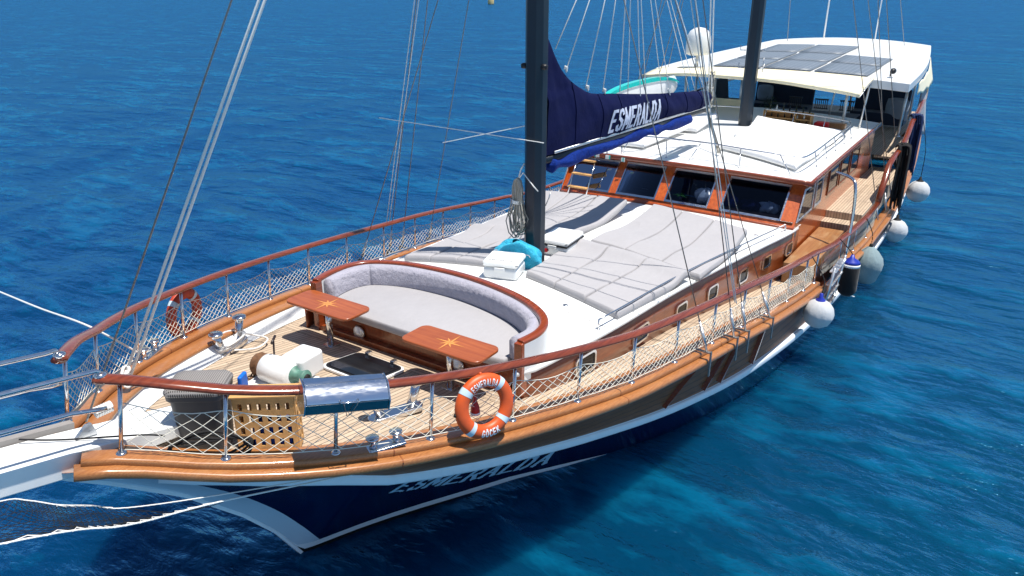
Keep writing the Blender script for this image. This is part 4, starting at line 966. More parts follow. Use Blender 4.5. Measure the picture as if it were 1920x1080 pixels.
# ================================================================ deck furniture: compass tables
def star(mb, z, R1, R2, m1, m2):
    for k in range(8):
        a = rad(45*k); L_ = R1 if k % 2 == 0 else R2; w = L_*.16 if k % 2 == 0 else L_*.2
        if k % 4 == 0: L_ *= 1.0
        tip = (L_*math.cos(a), L_*math.sin(a), z+(.0008 if k % 2 == 0 else 0)); zz = tip[2]
        b = rad(45*k+22.5); r = .045
        l_ = (r*math.cos(a+.5), r*math.sin(a+.5), zz); r_ = (r*math.cos(a-.5), r*math.sin(a-.5), zz)
        mb.add([(0, 0, zz), r_, tip], [(0, 1, 2)], m1); mb.add([(0, 0, zz), tip, l_], [(0, 1, 2)], m2)
def deck_table(loc, label):
    t_ = thing('deck_table', loc, label, 'table', 'compass rose tables on the foredeck')
    w, d = .56, 1.34; c = .12; pts = []
    for sx, sy, a0 in ((1, 1, 0), (-1, 1, 90), (-1, -1, 180), (1, -1, 270)):
        for k in range(6): a = rad(a0+18*k); pts.append((sx*(w/2-c)+c*math.cos(a), sy*(d/2-c)+c*math.sin(a)))
    mb = MB(); mb.prism(pts, -.045, 0); tt = mb.build('tabletop', 'table', t_, bevel=.014, segs=3)
    mb = MB(); star(mb, .0012, .26, .15, 0, 1); mb.build('compass_inlay', ['inlay', 'inlay2'], tt, recalc=False)
    h = loc[2]-dz(loc[0])-.0
    mb = MB(); mb.sweep([(.0, 0, -.05), (-.01, 0, -h+.02)], rounded(.10, .07, 3), up=(0, 1, 0)); mb.build('pedestal', 'steel', t_)
    mb = MB(); mb.box((0, 0, -h+.012), (.2, .2, .02)); mb.build('base_plate', 'steel', t_, bevel=.004)
    mb = MB(); mb.box((0, 0, -.06), (.3, .5, .025)); mb.build('top_bracket', 'steelrough', t_)
deck_table((4.15, 1.18, 2.79), 'glossy mahogany table with a compass star inlay, the one nearer the far rail')
deck_table((4.15, -1.18, 2.79), 'glossy mahogany table with a compass star inlay, the one nearer the orange lifebuoy')

# deck hatch
t_ = thing('deck_hatch', (3.78, .12, dz(3.78)+.012), 'square smoked acrylic deck hatch with white rim between the two tables', 'hatch', rz=rad(0))
def rrect(w, d, c, n=6):
    pts = []
    for sx, sy, a0 in ((1, 1, 0), (-1, 1, 90), (-1, -1, 180), (1, -1, 270)):
        for k in range(n): a = rad(a0+90*k/(n-1)); pts.append((sx*(w/2-c)+c*math.cos(a), sy*(d/2-c)+c*math.sin(a)))
    return pts
HT = Matrix.Rotation(math.atan((dz(3.4)-dz(4.1))/.7), 3, 'Y')
for nm, w, d, c, z0, z1, m_ in (('rim', .80, .98, .14, 0, .035, 'gel'), ('frame', .73, .91, .12, .02, .05, 'black'), ('acrylic_lid', .68, .86, .11, .03, .06, 'hatchglass')):
    mb = MB(); mb.prism(rrect(w, d, c), z0, z1, fn=lambda x, y, z: tuple(HT @ Vector((x, y, z)))); mb.build(nm, m_, t_, bevel=.006)
for y in (-.25, .25): mb = MB(); mb.box((.36, y, .04), (.09, .07, .05)); mb.build('hinge', 'steel', t_, bevel=.008)

# bollards
def bollard(loc, rz, label):
    t_ = thing('bollard', loc, label, 'bollard', 'polished twin-post mooring bollards', rz)
    mb = MB(); mb.prism(rrect(.74, .2, .095), 0, .07); mb.build('base', 'steel', t_, bevel=.015, segs=3)
    for sg in (-1, 1):
        p0 = Vector((sg*.2, 0, .05)); p1 = Vector((sg*.31, 0, .36)); mb = MB(); mb.tube([p0, p1], .058, 18); mb.build('post', 'steel', t_)
        mb = MB(); mb.lathe(p1, [(.0, -.0), (.085, 0), (.10, .012), (.10, .045), (.09, .055), (0, .06)], 24); mb.build('post_cap', 'steel', t_)
    return t_
bollard((2.98, 2.03, dz(2.98)), math.atan2(-.55+1.3, 1) if False else rad(22), 'polished steel twin-post bollard wrapped in white rope near the far rail')
bollard((3.0, -1.22, dz(3.0)), rad(-22), 'polished steel twin-post bollard without rope by the near rail, beside the lifebuoy')
mb = MB()
for k in range(6):
    mb.tube([(2.98+(.30+.03*math.sin(k*2))*math.cos(a)*math.cos(rad(22))-.13*math.sin(a)*math.sin(rad(22)), 2.03+.33*math.cos(a)*math.sin(rad(22))+(.12+.01*k)*math.sin(a), dz(3)+.10+.018*k+.02*math.sin(2*a+k)) for a in np.linspace(0, 6.283, 30)], .014, 6)
mb.tube(spline([(3.25, 2.1, dz(3)+.15), (3.45, 2.05, dz(3)+.05), (3.5, 1.85, dz(3)+.02), (3.2, 1.72, dz(3)+.03), (2.9, 1.85, dz(3)+.08)]), .014, 6)
tag(mb.build('bollard_rope', 'rope', None), 'white mooring rope wound around the far bollard', 'rope')
# fairleads on the cap rail
for sg, l in ((1, 'polished twin-horn steel fairlead on the far bow rail'), (-1, 'polished twin-horn steel fairlead on the near bow rail below the steel barbecue box')):
    x = 1.95 if sg < 0 else 1.72; ang = math.atan((fY(x+.2)-fY(x-.2))/.4)*sg
    t_ = thing('fairlead', (x, sg*(fY(x)+.0), fZ(x)+.0), l, 'fairlead', 'bow fairleads', ang); 
    mb = MB(); mb.box((0, 0, .015), (.44, .15, .03)); mb.build('base', 'steel', t_, bevel=.008)
    for dx in (-.13, .13): mb = MB(); mb.lathe((dx, 0, .02), [(.05, 0), (.035, .05), (.04, .09), (.075, .125), (.07, .14), (0, .14)], 16); mb.build('horn', 'steel', t_)

# windlass
t_ = thing('anchor_windlass', (2.72, .52, dz(2.72)), 'white anchor windlass with green bronze drums and a rusty chain on the bow deck', 'windlass', rz=rad(6)); t_.scale = (1.12, 1.12, 1.12); t_.location.x -= .06
mb = MB(); mb.box((.24, -.14, .22), (.40, .34, .30)); mb.build('motor_cover', 'gel', t_, bevel=.05, segs=3)
mb = MB(); mb.lathe((-.02, 0, .2), [(.0, -.24), (.13, -.24), (.165, -.21), (.175, 0), (.165, .19), (.12, .22), (0, .22)], 28, axis='Y'); mb.build('gearbox', 'gel', t_)
mb = MB(); mb.lathe((0, -.30, .2), [(.0, -.12), (.085, -.12), (.095, -.10), (.065, -.03), (.07, .03), (.12, .07), (.12, .1), (0, .1)], 24, axis='Y'); mb.build('warping_drum', 'green', t_)
mb = MB(); mb.lathe((0, .29, .2), [(.0, -.06), (.135, -.06), (.145, -.03), (.09, 0), (.145, .04), (.13, .07), (0, .07)], 24, axis='Y'); mb.build('chain_gypsy', 'rust', t_)
mb = MB(); mb.lathe((0, -.31, .2), [(.05, -.125), (.05, -.10), (0, -.10)], 14, axis='Y'); mb.build('drum_hub', 'rubber', t_)
mb = MB(); mb.tube([(.05, .12, .3), (.09, .14, .52)], .012); mb.tube([(.02, .10, .52), (.16, .18, .54)], .016); mb.build('brake_handle', 'copper', t_)
mb = MB(); mb.box((0, 0, .03), (.6, .7, .06)); mb.build('base', 'gel', t_, bevel=.02)
mb = MB()
for k in range(13):
    c = Vector((2.62-.085*k, .98-.035*k, dz(2.62-.085*k)+.04)); q = Matrix.Rotation(rad(22), 3, 'Z') @ (Matrix.Rotation(rad(90*(k % 2)), 3, 'X'))
    mb.tube([tuple(c+q @ Vector((.055*math.cos(a), .032*math.sin(a), 0))) for a in np.linspace(0, 6.283, 12)[:-1]], .011, 6, closed=True)
tag(mb.build('anchor_chain', 'rust', None), 'rusty anchor chain leading forward from the windlass', 'chain')

# rubbish bin
t_ = thing('rubbish_bin', (1.0, -.33, dz(1.0)-.0), 'tall dark plastic rubbish bin with a light perforated lid by the bow rail', 'bin', rz=rad(-53))
mb = MB(); 
def loop(w, d, c, z): return [(x, y, z) for x, y in rrect(w, d, c, 5)]
rings = [loop(.47, .36, .07, 0), loop(.54, .42, .08, .66), loop(.60, .47, .09, .665), loop(.60, .47, .09, .73)]
n = 20; mb.add([p for r in rings for p in r], [(k*n+i, k*n+(i+1) % n, (k+1)*n+(i+1) % n, (k+1)*n+i) for k in range(3) for i in range(n)]+[tuple(range(n))[::-1], tuple(range(3*n, 4*n))]); mb.build('bin_body', 'bin', t_, bevel=.01)
tl = NT('perforated_lid'); tl.set(Roughness=.55); tc = tl.n('TexCoord'); vo = tl.n('TexVoronoi', Scale=44.0, Randomness=0.0); vo.feature = 'F1'; tl.l(tc.outputs['Object'], vo.inputs['Vector']); vo.voronoi_dimensions = '2D'
tl.l(mixc(tl, math_(tl, 'LESS_THAN', vo.outputs['Distance'], .30), srgb('8f8a86'), srgb('34302e')), tl.b.inputs['Base Color']); MAT['perf'] = tl.m
mb = MB(); rings = [loop(.62, .49, .1, .73), loop(.63, .50, .1, .76), loop(.58, .45, .1, .80), loop(.4, .3, .08, .815)]
mb.add([p for r in rings for p in r], [(k*n+i, k*n+(i+1) % n, (k+1)*n+(i+1) % n, (k+1)*n+i) for k in range(3) for i in range(n)]+[tuple(range(n))[::-1], tuple(range(3*n, 4*n))], 0, True); mb.build('lid', 'perf', t_)
o = MB().box((0, 0, 0), (.16, .05, .18)).build('plastic_bag', 'bluebag', None, bevel=.02); o.location = (1.33, -.62, dz(1.4)+.80); o.rotation_euler = (0, 0, .5); tag(o, 'bit of bright blue plastic bag beside the rubbish bin lid', 'bag')
# wooden crate
t_ = thing('wooden_crate', (1.47, -.78, dz(1.47)+.0), 'light wooden crate with square cut-outs between the bin and the steel box', 'crate', rz=rad(-52))
def holed(mb, w, h, nx, nz, hx, hz, y, th, M=None, ax='y'):
    xs_ = [-w/2]; 
    for k in range(nx): c = -w/2+w*(k+.5)/nx*.94+w*.03; xs_ += [c-hx/2, c+hx/2]
    xs_.append(w/2); zs_ = [0]
    for k in range(nz): c = h*.06+(h*.88)*(k+.5)/nz; zs_ += [c-hz/2, c+hz/2]
    zs_.append(h)
    for i in range(len(xs_)-1):
        for j in range(len(zs_)-1):
            if i % 2 == 1 and j % 2 == 1: continue
            x0, x1, z0, z1 = xs_[i], xs_[i+1], zs_[j], zs_[j+1]
            c = ((x0+x1)/2, (z0+z1)/2)
            if ax == 'y': mb.box((c[0], y, c[1]), (x1-x0, th, z1-z0))
            elif ax == 'x': mb.box((y, c[0], c[1]), (th, x1-x0, z1-z0))
            else: mb.box((c[0], c[1]-h/2, y), (x1-x0, z1-z0, th))
for nm, y in (('front_panel', -.12), ('back_panel', .12)):
    mb = MB(); holed(mb, .64, .67, 6, 4, .046, .085, y, .016); mb.build(nm, 'basket', t_, weld=False)
for nm, x in (('side_panel', -.325), ('side_panel', .325)):
    mb = MB(); holed(mb, .22, .67, 2, 4, .05, .085, x, .016, ax='x'); mb.build(nm, 'basket', t_)
mb = MB(); holed(mb, .70, .28, 4, 1, .10, .025, .68, .016, ax='z'); mb.build('lid', 'basket', t_)
mb = MB(); mb.box((0, 0, .02), (.6, .3, .02)); mb.box((.05, 0, .2), (.4, .2, .3)); mb.build('contents', 'canvas2', t_)

# stainless barbecue box hung on the near rail
rx = 1.56
t_ = thing('barbecue_box', (rx, -(fY(rx)+.10), fZ(rx)+.71), 'mirror-polished stainless steel barbecue box hung on the near bow rail', 'barbecue', rz=-math.atan((fY(rx+.3)-fY(rx-.3))/.6))
t_.rotation_euler.y = rad(9); t_.scale = (.97, .95, .92)
prof = [(-.17, -.16), (.08, -.16), (.16, -.12), (.18, .0), (.16, .03), (.05, .15), (-.13, .17), (-.19, .04), (-.19, -.1)]
L_ = .42
mb = MB(); pr = [(b, a) for a, b in prof]; lower = [(-.17, -.16), (.09, -.16), (.165, -.11), (.18, .005), (-.19, .005), (-.19, -.1)]; upper = [(-.19, .01), (.18, .01), (.165, .045), (.04, .16), (-.12, .175), (-.185, .10)]
for nm, pf, m_ in (('lower_box', lower, 'darksteel'), ('lid', upper, 'mirror')):
    mb = MB(); n = len(pf); vs = [(-L_, -a, b) for a, b in pf]+[(L_, -a, b) for a, b in pf]; mb.add(vs, [tuple(range(n)), tuple(range(n, 2*n))[::-1]]+[(i, (i+1) % n, n+(i+1) % n, n+i) for i in range(n)]); mb.build(nm, m_, t_, bevel=.006)
for sx in (-1, 1):
    mb = MB(); n = len(prof); mb.add([(sx*(L_+.004), -a*1.03, b*1.03) for a, b in prof]+[(sx*(L_+.02), -a*1.03, b*1.03) for a, b in prof], [tuple(range(n)), tuple(range(n, 2*n))[::-1]]+[(i, (i+1) % n, n+(i+1) % n, n+i) for i in range(n)]); mb.build('end_plate', 'steel', t_)
mb = MB(); mb.tube([(-.09, -.185, .05), (-.09, -.22, .03), (.09, -.22, .03), (.09, -.185, .05)], .008, 6); mb.build('handle', 'steel', t_)
mb = MB(); mb.tube(spline([(-.06, -.19, .03), (-.03, -.21, -.08), (.0, -.18, -.15), (.06, -.205, -.05), (.1, -.2, .03)]), .004, 5); mb.build('tie_wire', 'wire', t_)

# lifebuoys
def lifebuoy(loc, nrm, mat, label, text_=True, tilt=0):
    t_ = thing('lifebuoy', loc, label, 'lifebuoy', 'ring lifebuoys on the bow rails')
    n = Vector(nrm).normalized(); up = Vector((0, 0, 1)); right = up.cross(n).normalized(); up2 = n.cross(right)
    M = Matrix((right, up2, n)).transposed().to_4x4(); t_.rotation_euler = M.to_euler()
    R0, r0 = .295, .082; fl = .8
    mb = MB(); NA, NB = 72, 16
    def pt(a, b, g=0):
        dent = 1-.22*max(0, 1-abs(((a-rad(90)+math.pi*4+rad(45)) % rad(90))-rad(45))/rad(5)) if False else 1
        return ((R0+(r0+g)*math.cos(b))*math.cos(a), (R0+(r0+g)*math.cos(b))*math.sin(a), (r0+g)*fl*math.sin(b))
    mb.add([pt(2*math.pi*i/NA, 2*math.pi*j/NB) for i in range(NA) for j in range(NB)], [(i*NB+j, ((i+1) % NA)*NB+j, ((i+1) % NA)*NB+(j+1) % NB, i*NB+(j+1) % NB) for i in range(NA) for j in range(NB)], 0, True)
    mb.build('ring', mat, t_)
    for a0 in (45, 135, 225, 315):
        mb = MB(); aa = [rad(a0-6+12*k/4) for k in range(5)]; mb.add([pt(a, 2*math.pi*j/NB, .003) for a in aa for j in range(NB)], [(i*NB+j, (i+1)*NB+j, (i+1)*NB+(j+1) % NB, i*NB+(j+1) % NB) for i in range(4) for j in range(NB)], 0, True); mb.build('reflective_band', 'reflect', t_)
    for a0 in (0, 90, 180, 270):
        mb = MB(); mb.tube([pt(rad(a0)+d, b, .006) for d, b in ((-.05, -.2), (0, .1), (.05, -.2))], .007, 5); mb.lathe(pt(rad(a0), 0, .002), [(.018, -.01), (.018, .01), (0, .012)], 10); mb.build('rope_fixing', 'rubber' if a0 == 180 else mat, t_)
    mb = MB()
    if text_:
        H = .062
        def arc_top(u, v, e): a = rad(90)-u*.046/.30; b = rad(98)-(v-.5)*H/(r0*.9)*(1); return pt(a, b, .003+e)
        def arc_bot(u, v, e): a = rad(270)+u*.052/.30; b = rad(82)+(v-.5)*H/(r0*.9)*1; return pt(a, b, .003+e)
        text(mb, 'ESMERALDA', arc_top, th=.17, gap=.36, stretch=.82); mb.build('lettering', 'letter', t_, recalc=False); mb = MB(); text(mb, 'GÖCEK', arc_bot, th=.22, gap=.36, stretch=.9); mb.build('lettering', 'letter', t_, recalc=False)
    return t_
lx, dyb = 2.94, (fY(3.2)-fY(2.7))/.5
lifebuoy((lx, -(fY(lx)+.16), fZ(lx)+.37), (-dyb*1.0, -1, .22), 'orange', 'orange lifebuoy with white lettering hung outside the near rail')
lifebuoy((2.62, (fY(2.62)+.12), fZ(2.62)+.29), (-dyb, 1, .05), 'darkorange', 'shaded red-orange lifebuoy behind the netting of the far rail', text_=False)
t_ = thing('rescue_light', (2.98, -(fY(2.98)-.02), fZ(2.98)+.22), 'small red rescue light hanging inside the ring of the near lifebuoy', 'light')
mb = MB(); mb.lathe((0, 0, 0), [(0, -.02), (.05, -.02), (.055, .0), (.05, .07), (.022, .15), (.018, .27), (0, .28)], 16); mb.build('lamp_body', 'red', t_)
mb = MB(); mb.lathe((0, 0, -.005), [(.052, -.02), (.058, -.02), (.058, .01), (.052, .01)], 16); mb.build('white_ring', 'letter', t_)

# ================================================================ sun mattresses
def mattress(corners, zf, th, label, seams=1, group='light grey sun mattresses on the foredeck cabin', bulge=.02, fine=.0, ns=22, mat='grey', name='sun_mattress'):
    """corners: fwd-near, aft-near, aft-far, fwd-far in plan; zf(u,v)->height of underside above coachroof; u runs fore to aft"""
    A, B, C, D = [Vector(c) for c in corners]
    t_ = None; mb = MB(); nu, nv = 30, ns; ph = random.uniform(0, 6)
    def P(u, v): return (A.lerp(B, u)).lerp(D.lerp(C, u), v)
    Lx, Ly = (B-A).length, (D-A).length
    def edge(u, v):
        du = min(u, 1-u)*Lx; dv = min(v, 1-v)*Ly; r = .03; q = min(du, r)/r; s_ = min(dv, r)/r
        return math.sqrt(max(0, 1-(1-q)**2))*math.sqrt(max(0, 1-(1-s_)**2))
    us = [0, .006, .014, .024, .036]+list(np.linspace(.05, .95, nu))+[.964, .976, .986, .994, 1]
    vs_ = [0, .012, .03, .055, .085]+list(np.linspace(.12, .88, 12))+[.915, .945, .97, .988, 1]
    seam_u = [k/(seams+1) for k in range(1, seams+1)]
    def top_(u, v):
        p = P(u, v); base = coach_z(p.x, p.y) if zf is None or not isinstance(zf, tuple) else 0
        e = edge(u, v); g = 0
        for su in seam_u: g += .008*math.exp(-((u-su)*Lx/.02)**2)
        w = .006*math.sin(p.x*5+ph+3*p.y)+.005*math.sin(p.y*9+2*p.x+ph)
        return Vector((p.x, p.y, zb(p.x, p.y)+(zf(u, v) if zf else 0)+th*.45+th*.55*e+w*e-g*e))
    zb = coach_z if mat == 'grey' else (lambda x, y: rz_(x, y)+.06)
    W_ = len(vs_); V = [tuple(top_(u, v)) for u in us for v in vs_]
    F_ = [(i*W_+j, (i+1)*W_+j, (i+1)*W_+j+1, i*W_+j+1) for i in range(len(us)-1) for j in range(W_-1)]
    per = [(i, 0) for i in range(len(us))]+[(len(us)-1, j) for j in range(1, W_)]+[(i, W_-1) for i in range(len(us)-2, -1, -1)]+[(0, j) for j in range(W_-2, 0, -1)]
    o = len(V); idx = [i*W_+j for i, j in per]
    for i, j in per: u, v = us[i], vs_[j]; p = P(u, v); V.append((p.x, p.y, zb(p.x, p.y)+(zf(u, v) if zf else 0)*(1 if th > .11 else .5)+.004))
    n = len(per); F_ += [(idx[k], idx[(k+1) % n], o+(k+1) % n, o+k) for k in range(n)]+[tuple(range(o, o+n))]
    mb.add(V, F_, 0, True)
    ob = mb.build(name, mat, None); return tag(ob, label, 'mattress', group)
def split(c, n):
    A, B, C, D = [Vector(q) for q in c]; out = []
    for k in range(n):
        a, b = k/n+.0015, (k+1)/n-.0015; out.append([tuple(A.lerp(D, a)), tuple(B.lerp(C, a)), tuple(B.lerp(C, b)), tuple(A.lerp(D, b))])
    return out
hump = lambda u, v: .11*math.exp(-((u-.93)/.10)**2)
tail = lambda u, v: .26*max(0, (u-.5)/.5)**1.6+.02*math.exp(-((u-.2)/.12)**2)
names4 = [('near', 'front', [(6.86, -2.36), (9.3, -2.58), (9.42, -.12), (7.28, -.36)], hump), ('near', 'rear', [(9.42, -2.72), (12.15, -2.68), (12.45, -.42), (9.72, -.30)], tail), ('far', 'front', [(7.30, .55), (9.5, .55), (9.4, 2.28), (6.95, 2.16)], hump), ('far', 'rear', [(9.65, .15), (12.4, .20), (12.4, 2.5), (9.6, 2.35)], tail)]
for side, fr, cs, zf in names4:
    k3 = split(cs, 3)
    for i, c in enumerate(k3):
        pos = ['nearest the rail', 'in the middle', 'nearest the mast'][i if side == 'near' else 2-i]
        mattress(c, zf, .125, f'grey sun mattress, {side} side, {fr} row of three, {pos}', seams=2 if fr == 'front' else 0)
# white covered sunbeds on the wheelhouse roof
rt = lambda u, v: .05+.14*math.exp(-((u-.95)/.15)**2)+.04*math.sin(v*9)
for lab, cs, zf in (('low white covered sunbed at the near front of the wheelhouse roof', [(15.4, -2.7), (17.6, -2.75), (17.7, -.5), (16.2, -.55)], lambda u, v: .05+.03*math.sin(u*6)),
                    ('white covered sunbed with a raised head end just in front of the bottle cabinet', [(17.7, -2.72), (20.35, -2.72), (20.2, -.25), (17.8, -.35)], lambda u, v: .015+.10*math.exp(-((u-.95)/.12)**2)*(v**2)+.04*math.sin(u*9)),
                    ('white covered sunbed at the far front of the wheelhouse roof, beside the blue sail cover', [(15.3, 1.2), (17.8, 1.0), (17.8, 2.7), (15.6, 2.7)], lambda u, v: .05+.08*u),
                    ('white covered sunbed at the far rear of the wheelhouse roof, under the boom end', [(17.9, .75), (19.6, .75), (20.3, 2.7), (17.9, 2.7)], lambda u, v: .06+.16*u*(1-v))):
    mattress(cs, zf, .12, lab, seams=2, group='white covered sunbeds on the roof', mat='white_f', name='roof_sunbed')

# coolers and bag by the mast
def cooler(loc, w, d, h, rz, label, band=None, txt=False):
    t_ = thing('cool_box', loc, label, 'cool box', None, rz); sl = Matrix.Rotation(rad(1), 3, 'Y')
    mb = MB(); mb.box((0, 0, h*.33), (d, w, h*.66)); mb.build('box_body', 'gel', t_, bevel=.07, segs=4)
    mb = MB(); mb.box((0, 0, h*.83), (d*1.03, w*1.03, h*.34)); mb.build('lid', 'gel', t_, bevel=.06, segs=4)
    if band: mb = MB(); mb.box((0, 0, h*.66), (d*1.035, w*1.035, .035)); mb.build('seal_band', 'black', t_, bevel=.012); mb = MB(); mb.lathe((-d*.5, .12, h*.35), [(0, -.03), (.04, -.03), (.04, .0), (0, .0)], 14, axis='X'); mb.build('drain_plug', 'red', t_)
    if txt:
        mb = MB(); text(mb, 'ESMERALDA', lambda u, v, e: (-d*.40+v*.035, -u*.045, h+.001+e), th=.22, gap=.4); mb.build('lettering', 'taupe', t_, recalc=False)
    mb = MB(); mb.box((-d*.52, 0, h*.6), (.03, w*.3, .06)); mb.build('latch', 'gel', t_, bevel=.01)
cooler((7.18, .02, coach_z(7.3, .1)), .62, .58, .34, rad(18), 'white cool box with small lettering in front of the foremast', txt=True)
cooler((9.0, -.05, coach_z(9, -.05)), .60, .80, .34, rad(6), 'white cool box with a dark seal band just behind the foremast', band=True)
mb = MB()
def bag(u, v):
    a = u*2*math.pi; c = math.cos(a); s_ = math.sin(a); r = (abs(c)**3+abs(s_)**3)**(-1/3)
    wob = 1+.06*math.sin(3*a+6*v)+.05*math.sin(7*a-4*v)
    k = math.sin(math.pi*min(1, .18+v*.82)*.97)**.35 if v < .97 else .25
    z = .46*v+.05*math.sin(2*a+1)*v
    return (c*r*.16*wob*k, s_*r*.44*wob*k, z)
mb.grid(bag, 48, 16); o = mb.build('beach_bag', 'cyan', None, weld=True, solid=.006); o.location = (7.74, .10, coach_z(7.7, .1)); o.rotation_euler = (0, rad(-6), rad(14)); tag(o, 'bright cyan fabric bag lying against the front of the foremast', 'bag')
mb = MB(); mb.tube([(7.72-.13, .52, 2.80), (7.56, .2, 2.84), (7.62, -.2, 2.82), (7.72, -.27, 2.62)], .008, 6); mb.build('bag_piping', 'letter', None); tag(bpy.data.objects['bag_piping'], 'thin white piping cord along the cyan bag', 'cord')

# coil of rope on the foremast
t_ = thing('rope_coil', (7.98, .27, 3.05), 'hank of grey rope hanging on the left face of the foremast', 'rope')
mb = MB()
for k in range(17):
    w = .05+.10*((k*7) % 17)/17; zb_ = -.02+.22*((k*5) % 17)/17; dx = .10*math.sin(k*2.4); dy = .05*math.cos(k*1.7)
    mb.tube([(dx*q_[2]+q_[0]*w*.6, dy*q_[2]+q_[0]*w*1.5, q_[1]) for q_ in [(-.35, .98, .3), (-.55, .85, .4), (-.5, .62, .5), (-.8, .4, .8), (-1.1, .2+zb_, 1), (-.7, zb_, 1), (0, zb_-.06, 1), (.7, zb_, 1), (1.1, .2+zb_, 1), (.8, .4, .8), (.5, .62, .5), (.55, .85, .4), (.35, .98, .3), (0, 1.03, .2)]], .012, 6, closed=True)
mb.build('loops', 'rope_g', t_)
mb = MB()
for z in (.58, .60, .62): mb.tube([(.085*math.cos(a), .10*math.sin(a), z) for a in np.linspace(0, 6.2, 16)], .013, 6, closed=True)
mb.tube([(0, 0, 1.0), (.02, -.05, 1.2), (.05, -.1, 1.3)], .014, 6); mb.tube([(0, 0, 1.0), (-.02, -.12, 1.15), (-.05, -.35, .95), (0, -.42, .85)], .011, 6); mb.build('tie', 'rope', t_)

# cabin-front ladder
t_ = thing('wooden_tread_ladder', (14.2, 2.35, 2.1), 'small steel ladder with three wooden treads leaning on the wheelhouse front', 'ladder')
for sy in (-.27, .27):
    mb = MB(); mb.tube([(-.42, sy-.02, .0), (.28, sy+.05, 1.02)], .016, 8); mb.build('side_rail', 'steel', t_)
for k, q in enumerate((.25, .55, .86)):
    mb = MB(); mb.box((-.42+.70*q-.04, .03*q, .0+1.02*q), (.13, .56, .04)); mb.build('tread', 'basket', t_, bevel=.01)

# paddle boards
def board(loc, L_, label, mat, rz=0):
    t_ = thing('paddle_board', loc, label, 'paddle board', None, rz)
    mb = MB()
    def bp(u, v):
        s_ = 2*u-1; w = .40*(1-abs(s_)**2.6)**.6; a = 2*math.pi*v; return (s_*L_/2, .075*math.sin(a)*(1-abs(s_)**6)+.0, w*math.cos(a)+.12*s_*s_*-0.3)
    mb.grid(bp, 40, 24); mb.build('board_body', 'gel', t_, weld=True)
    mb = MB(); mb.grid(lambda u, v: (lambda s_: (s_*L_/2*1.002, -.085+.17*v, .40*(1-abs(s_)**2.6)**.6*1.0+.004+.0))(2*(.02+.96*u)-1), 40, 3); mb.grid(lambda u, v: (lambda s_: (s_*L_/2, -.084-.002, .40*(1-abs(s_)**2.6)**.6*(1-.28*v)))(2*(.02+.96*u)-1), 40, 3); mb.build('board_rim', mat, t_)
board((17.35, 2.3, 4.36), 5.3, 'white paddle board with a turquoise rim standing on edge behind the sail cover', 'turq')
mb = MB(); mb.lathe((0, 0, 0), [(0, -.6), (.2, -.5), (.27, -.1), (.27, .3), (.15, .55), (0, .6)], 20, axis='X'); o = mb.build('wrapped_board_bag', 'reflect', None); o.location = (19.9, 2.5, 4.35); o.scale = (.7, .5, 1); tag(o, 'translucent grey plastic wrapped bundle at the end of the turquoise board', 'bundle')
mb = MB()
for x in (15.8, 18.9): mb.tube([(x, 2.15, 3.2), (x, 2.15, 4.05), (x, 2.45, 4.05), (x, 2.45, 3.2)], .02, 6)
mb.build('board_rack', 'steel', roof)

# ================================================================ fenders
def fender(loc, r, label, mat='fender', cap='bluecap', kind='ball'):
    t_ = thing('fender', loc, label, 'fender', 'fenders hung along the near side')
    if kind == 'ball': pr = [(0, -r), (r*.35, -r*.95), (r*.75, -r*.68), (r*.97, -r*.25), (r, .05*r), (r*.9, .45*r), (r*.65, .78*r), (r*.35, .96*r), (r*.16, 1.02*r)]
    elif kind == 'bag': pr = [(0, -r*1.25), (r*.55, -r*1.25), (r*.7, -r*1.1), (r*.78, -r*.8), (r*.97, -r*.25), (r*1.02, .15*r), (r*.9, .6*r), (r*.6, 1.0*r), (r*.28, 1.3*r), (r*.1, 1.4*r)]
    else: pr = [(0, -r*2.2), (r*.5, -r*2.1), (r*.9, -r*1.75), (r, -r*1.4), (r, r*1.3), (r*.97, r*1.45)]
    mb = MB()
    vs = []; 
    mb.lathe((0, 0, 0), pr, 40); 
    if kind != 'cyl':
        V = []
        for x, y, z in mb.v:
            a = math.atan2(y, x); k = 1+(.012 if kind == 'ball' else .03*max(0, z/r))*math.sin(a*12+z*4)+.012*math.sin(a*5+z*9); V.append((x*k, y*k, z))
        mb.v = V
    mb.build('fender_body', mat, t_)
    top_ = pr[-1][1]
    if kind == 'ball':
        mb = MB(); mb.lathe((0, 0, top_-.03), [(r*.38, -.02), (r*.30, .03), (r*.12, .08), (r*.11, .16), (0, .17)], 20); mb.build('fender_eye', cap, t_)
    elif kind == 'cyl':
        mb = MB(); mb.lathe((0, 0, top_-.01), [(r*.98, 0), (r*.97, .07)], 24); mb.build('white_collar', 'letter', t_)
        mb = MB(); mb.lathe((0, 0, top_+.06), [(r*.97, 0), (r*.8, .06), (r*.3, .12), (r*.15, .2), (0, .2)], 24); mb.build('fender_eye', cap, t_)
        mb = MB(); mb.tube([(r*.2, -.1, -r*2.15), (r*1.0, -.15, -r*2.5)], .018, 6); mb.build('tail_rope', 'rope', t_)
    else:
        mb = MB(); mb.lathe((0, 0, top_-.04), [(r*.16, 0), (r*.1, .1), (0, .12)], 14); mb.build('fender_eye', 'rubber', t_)
    return t_, top_
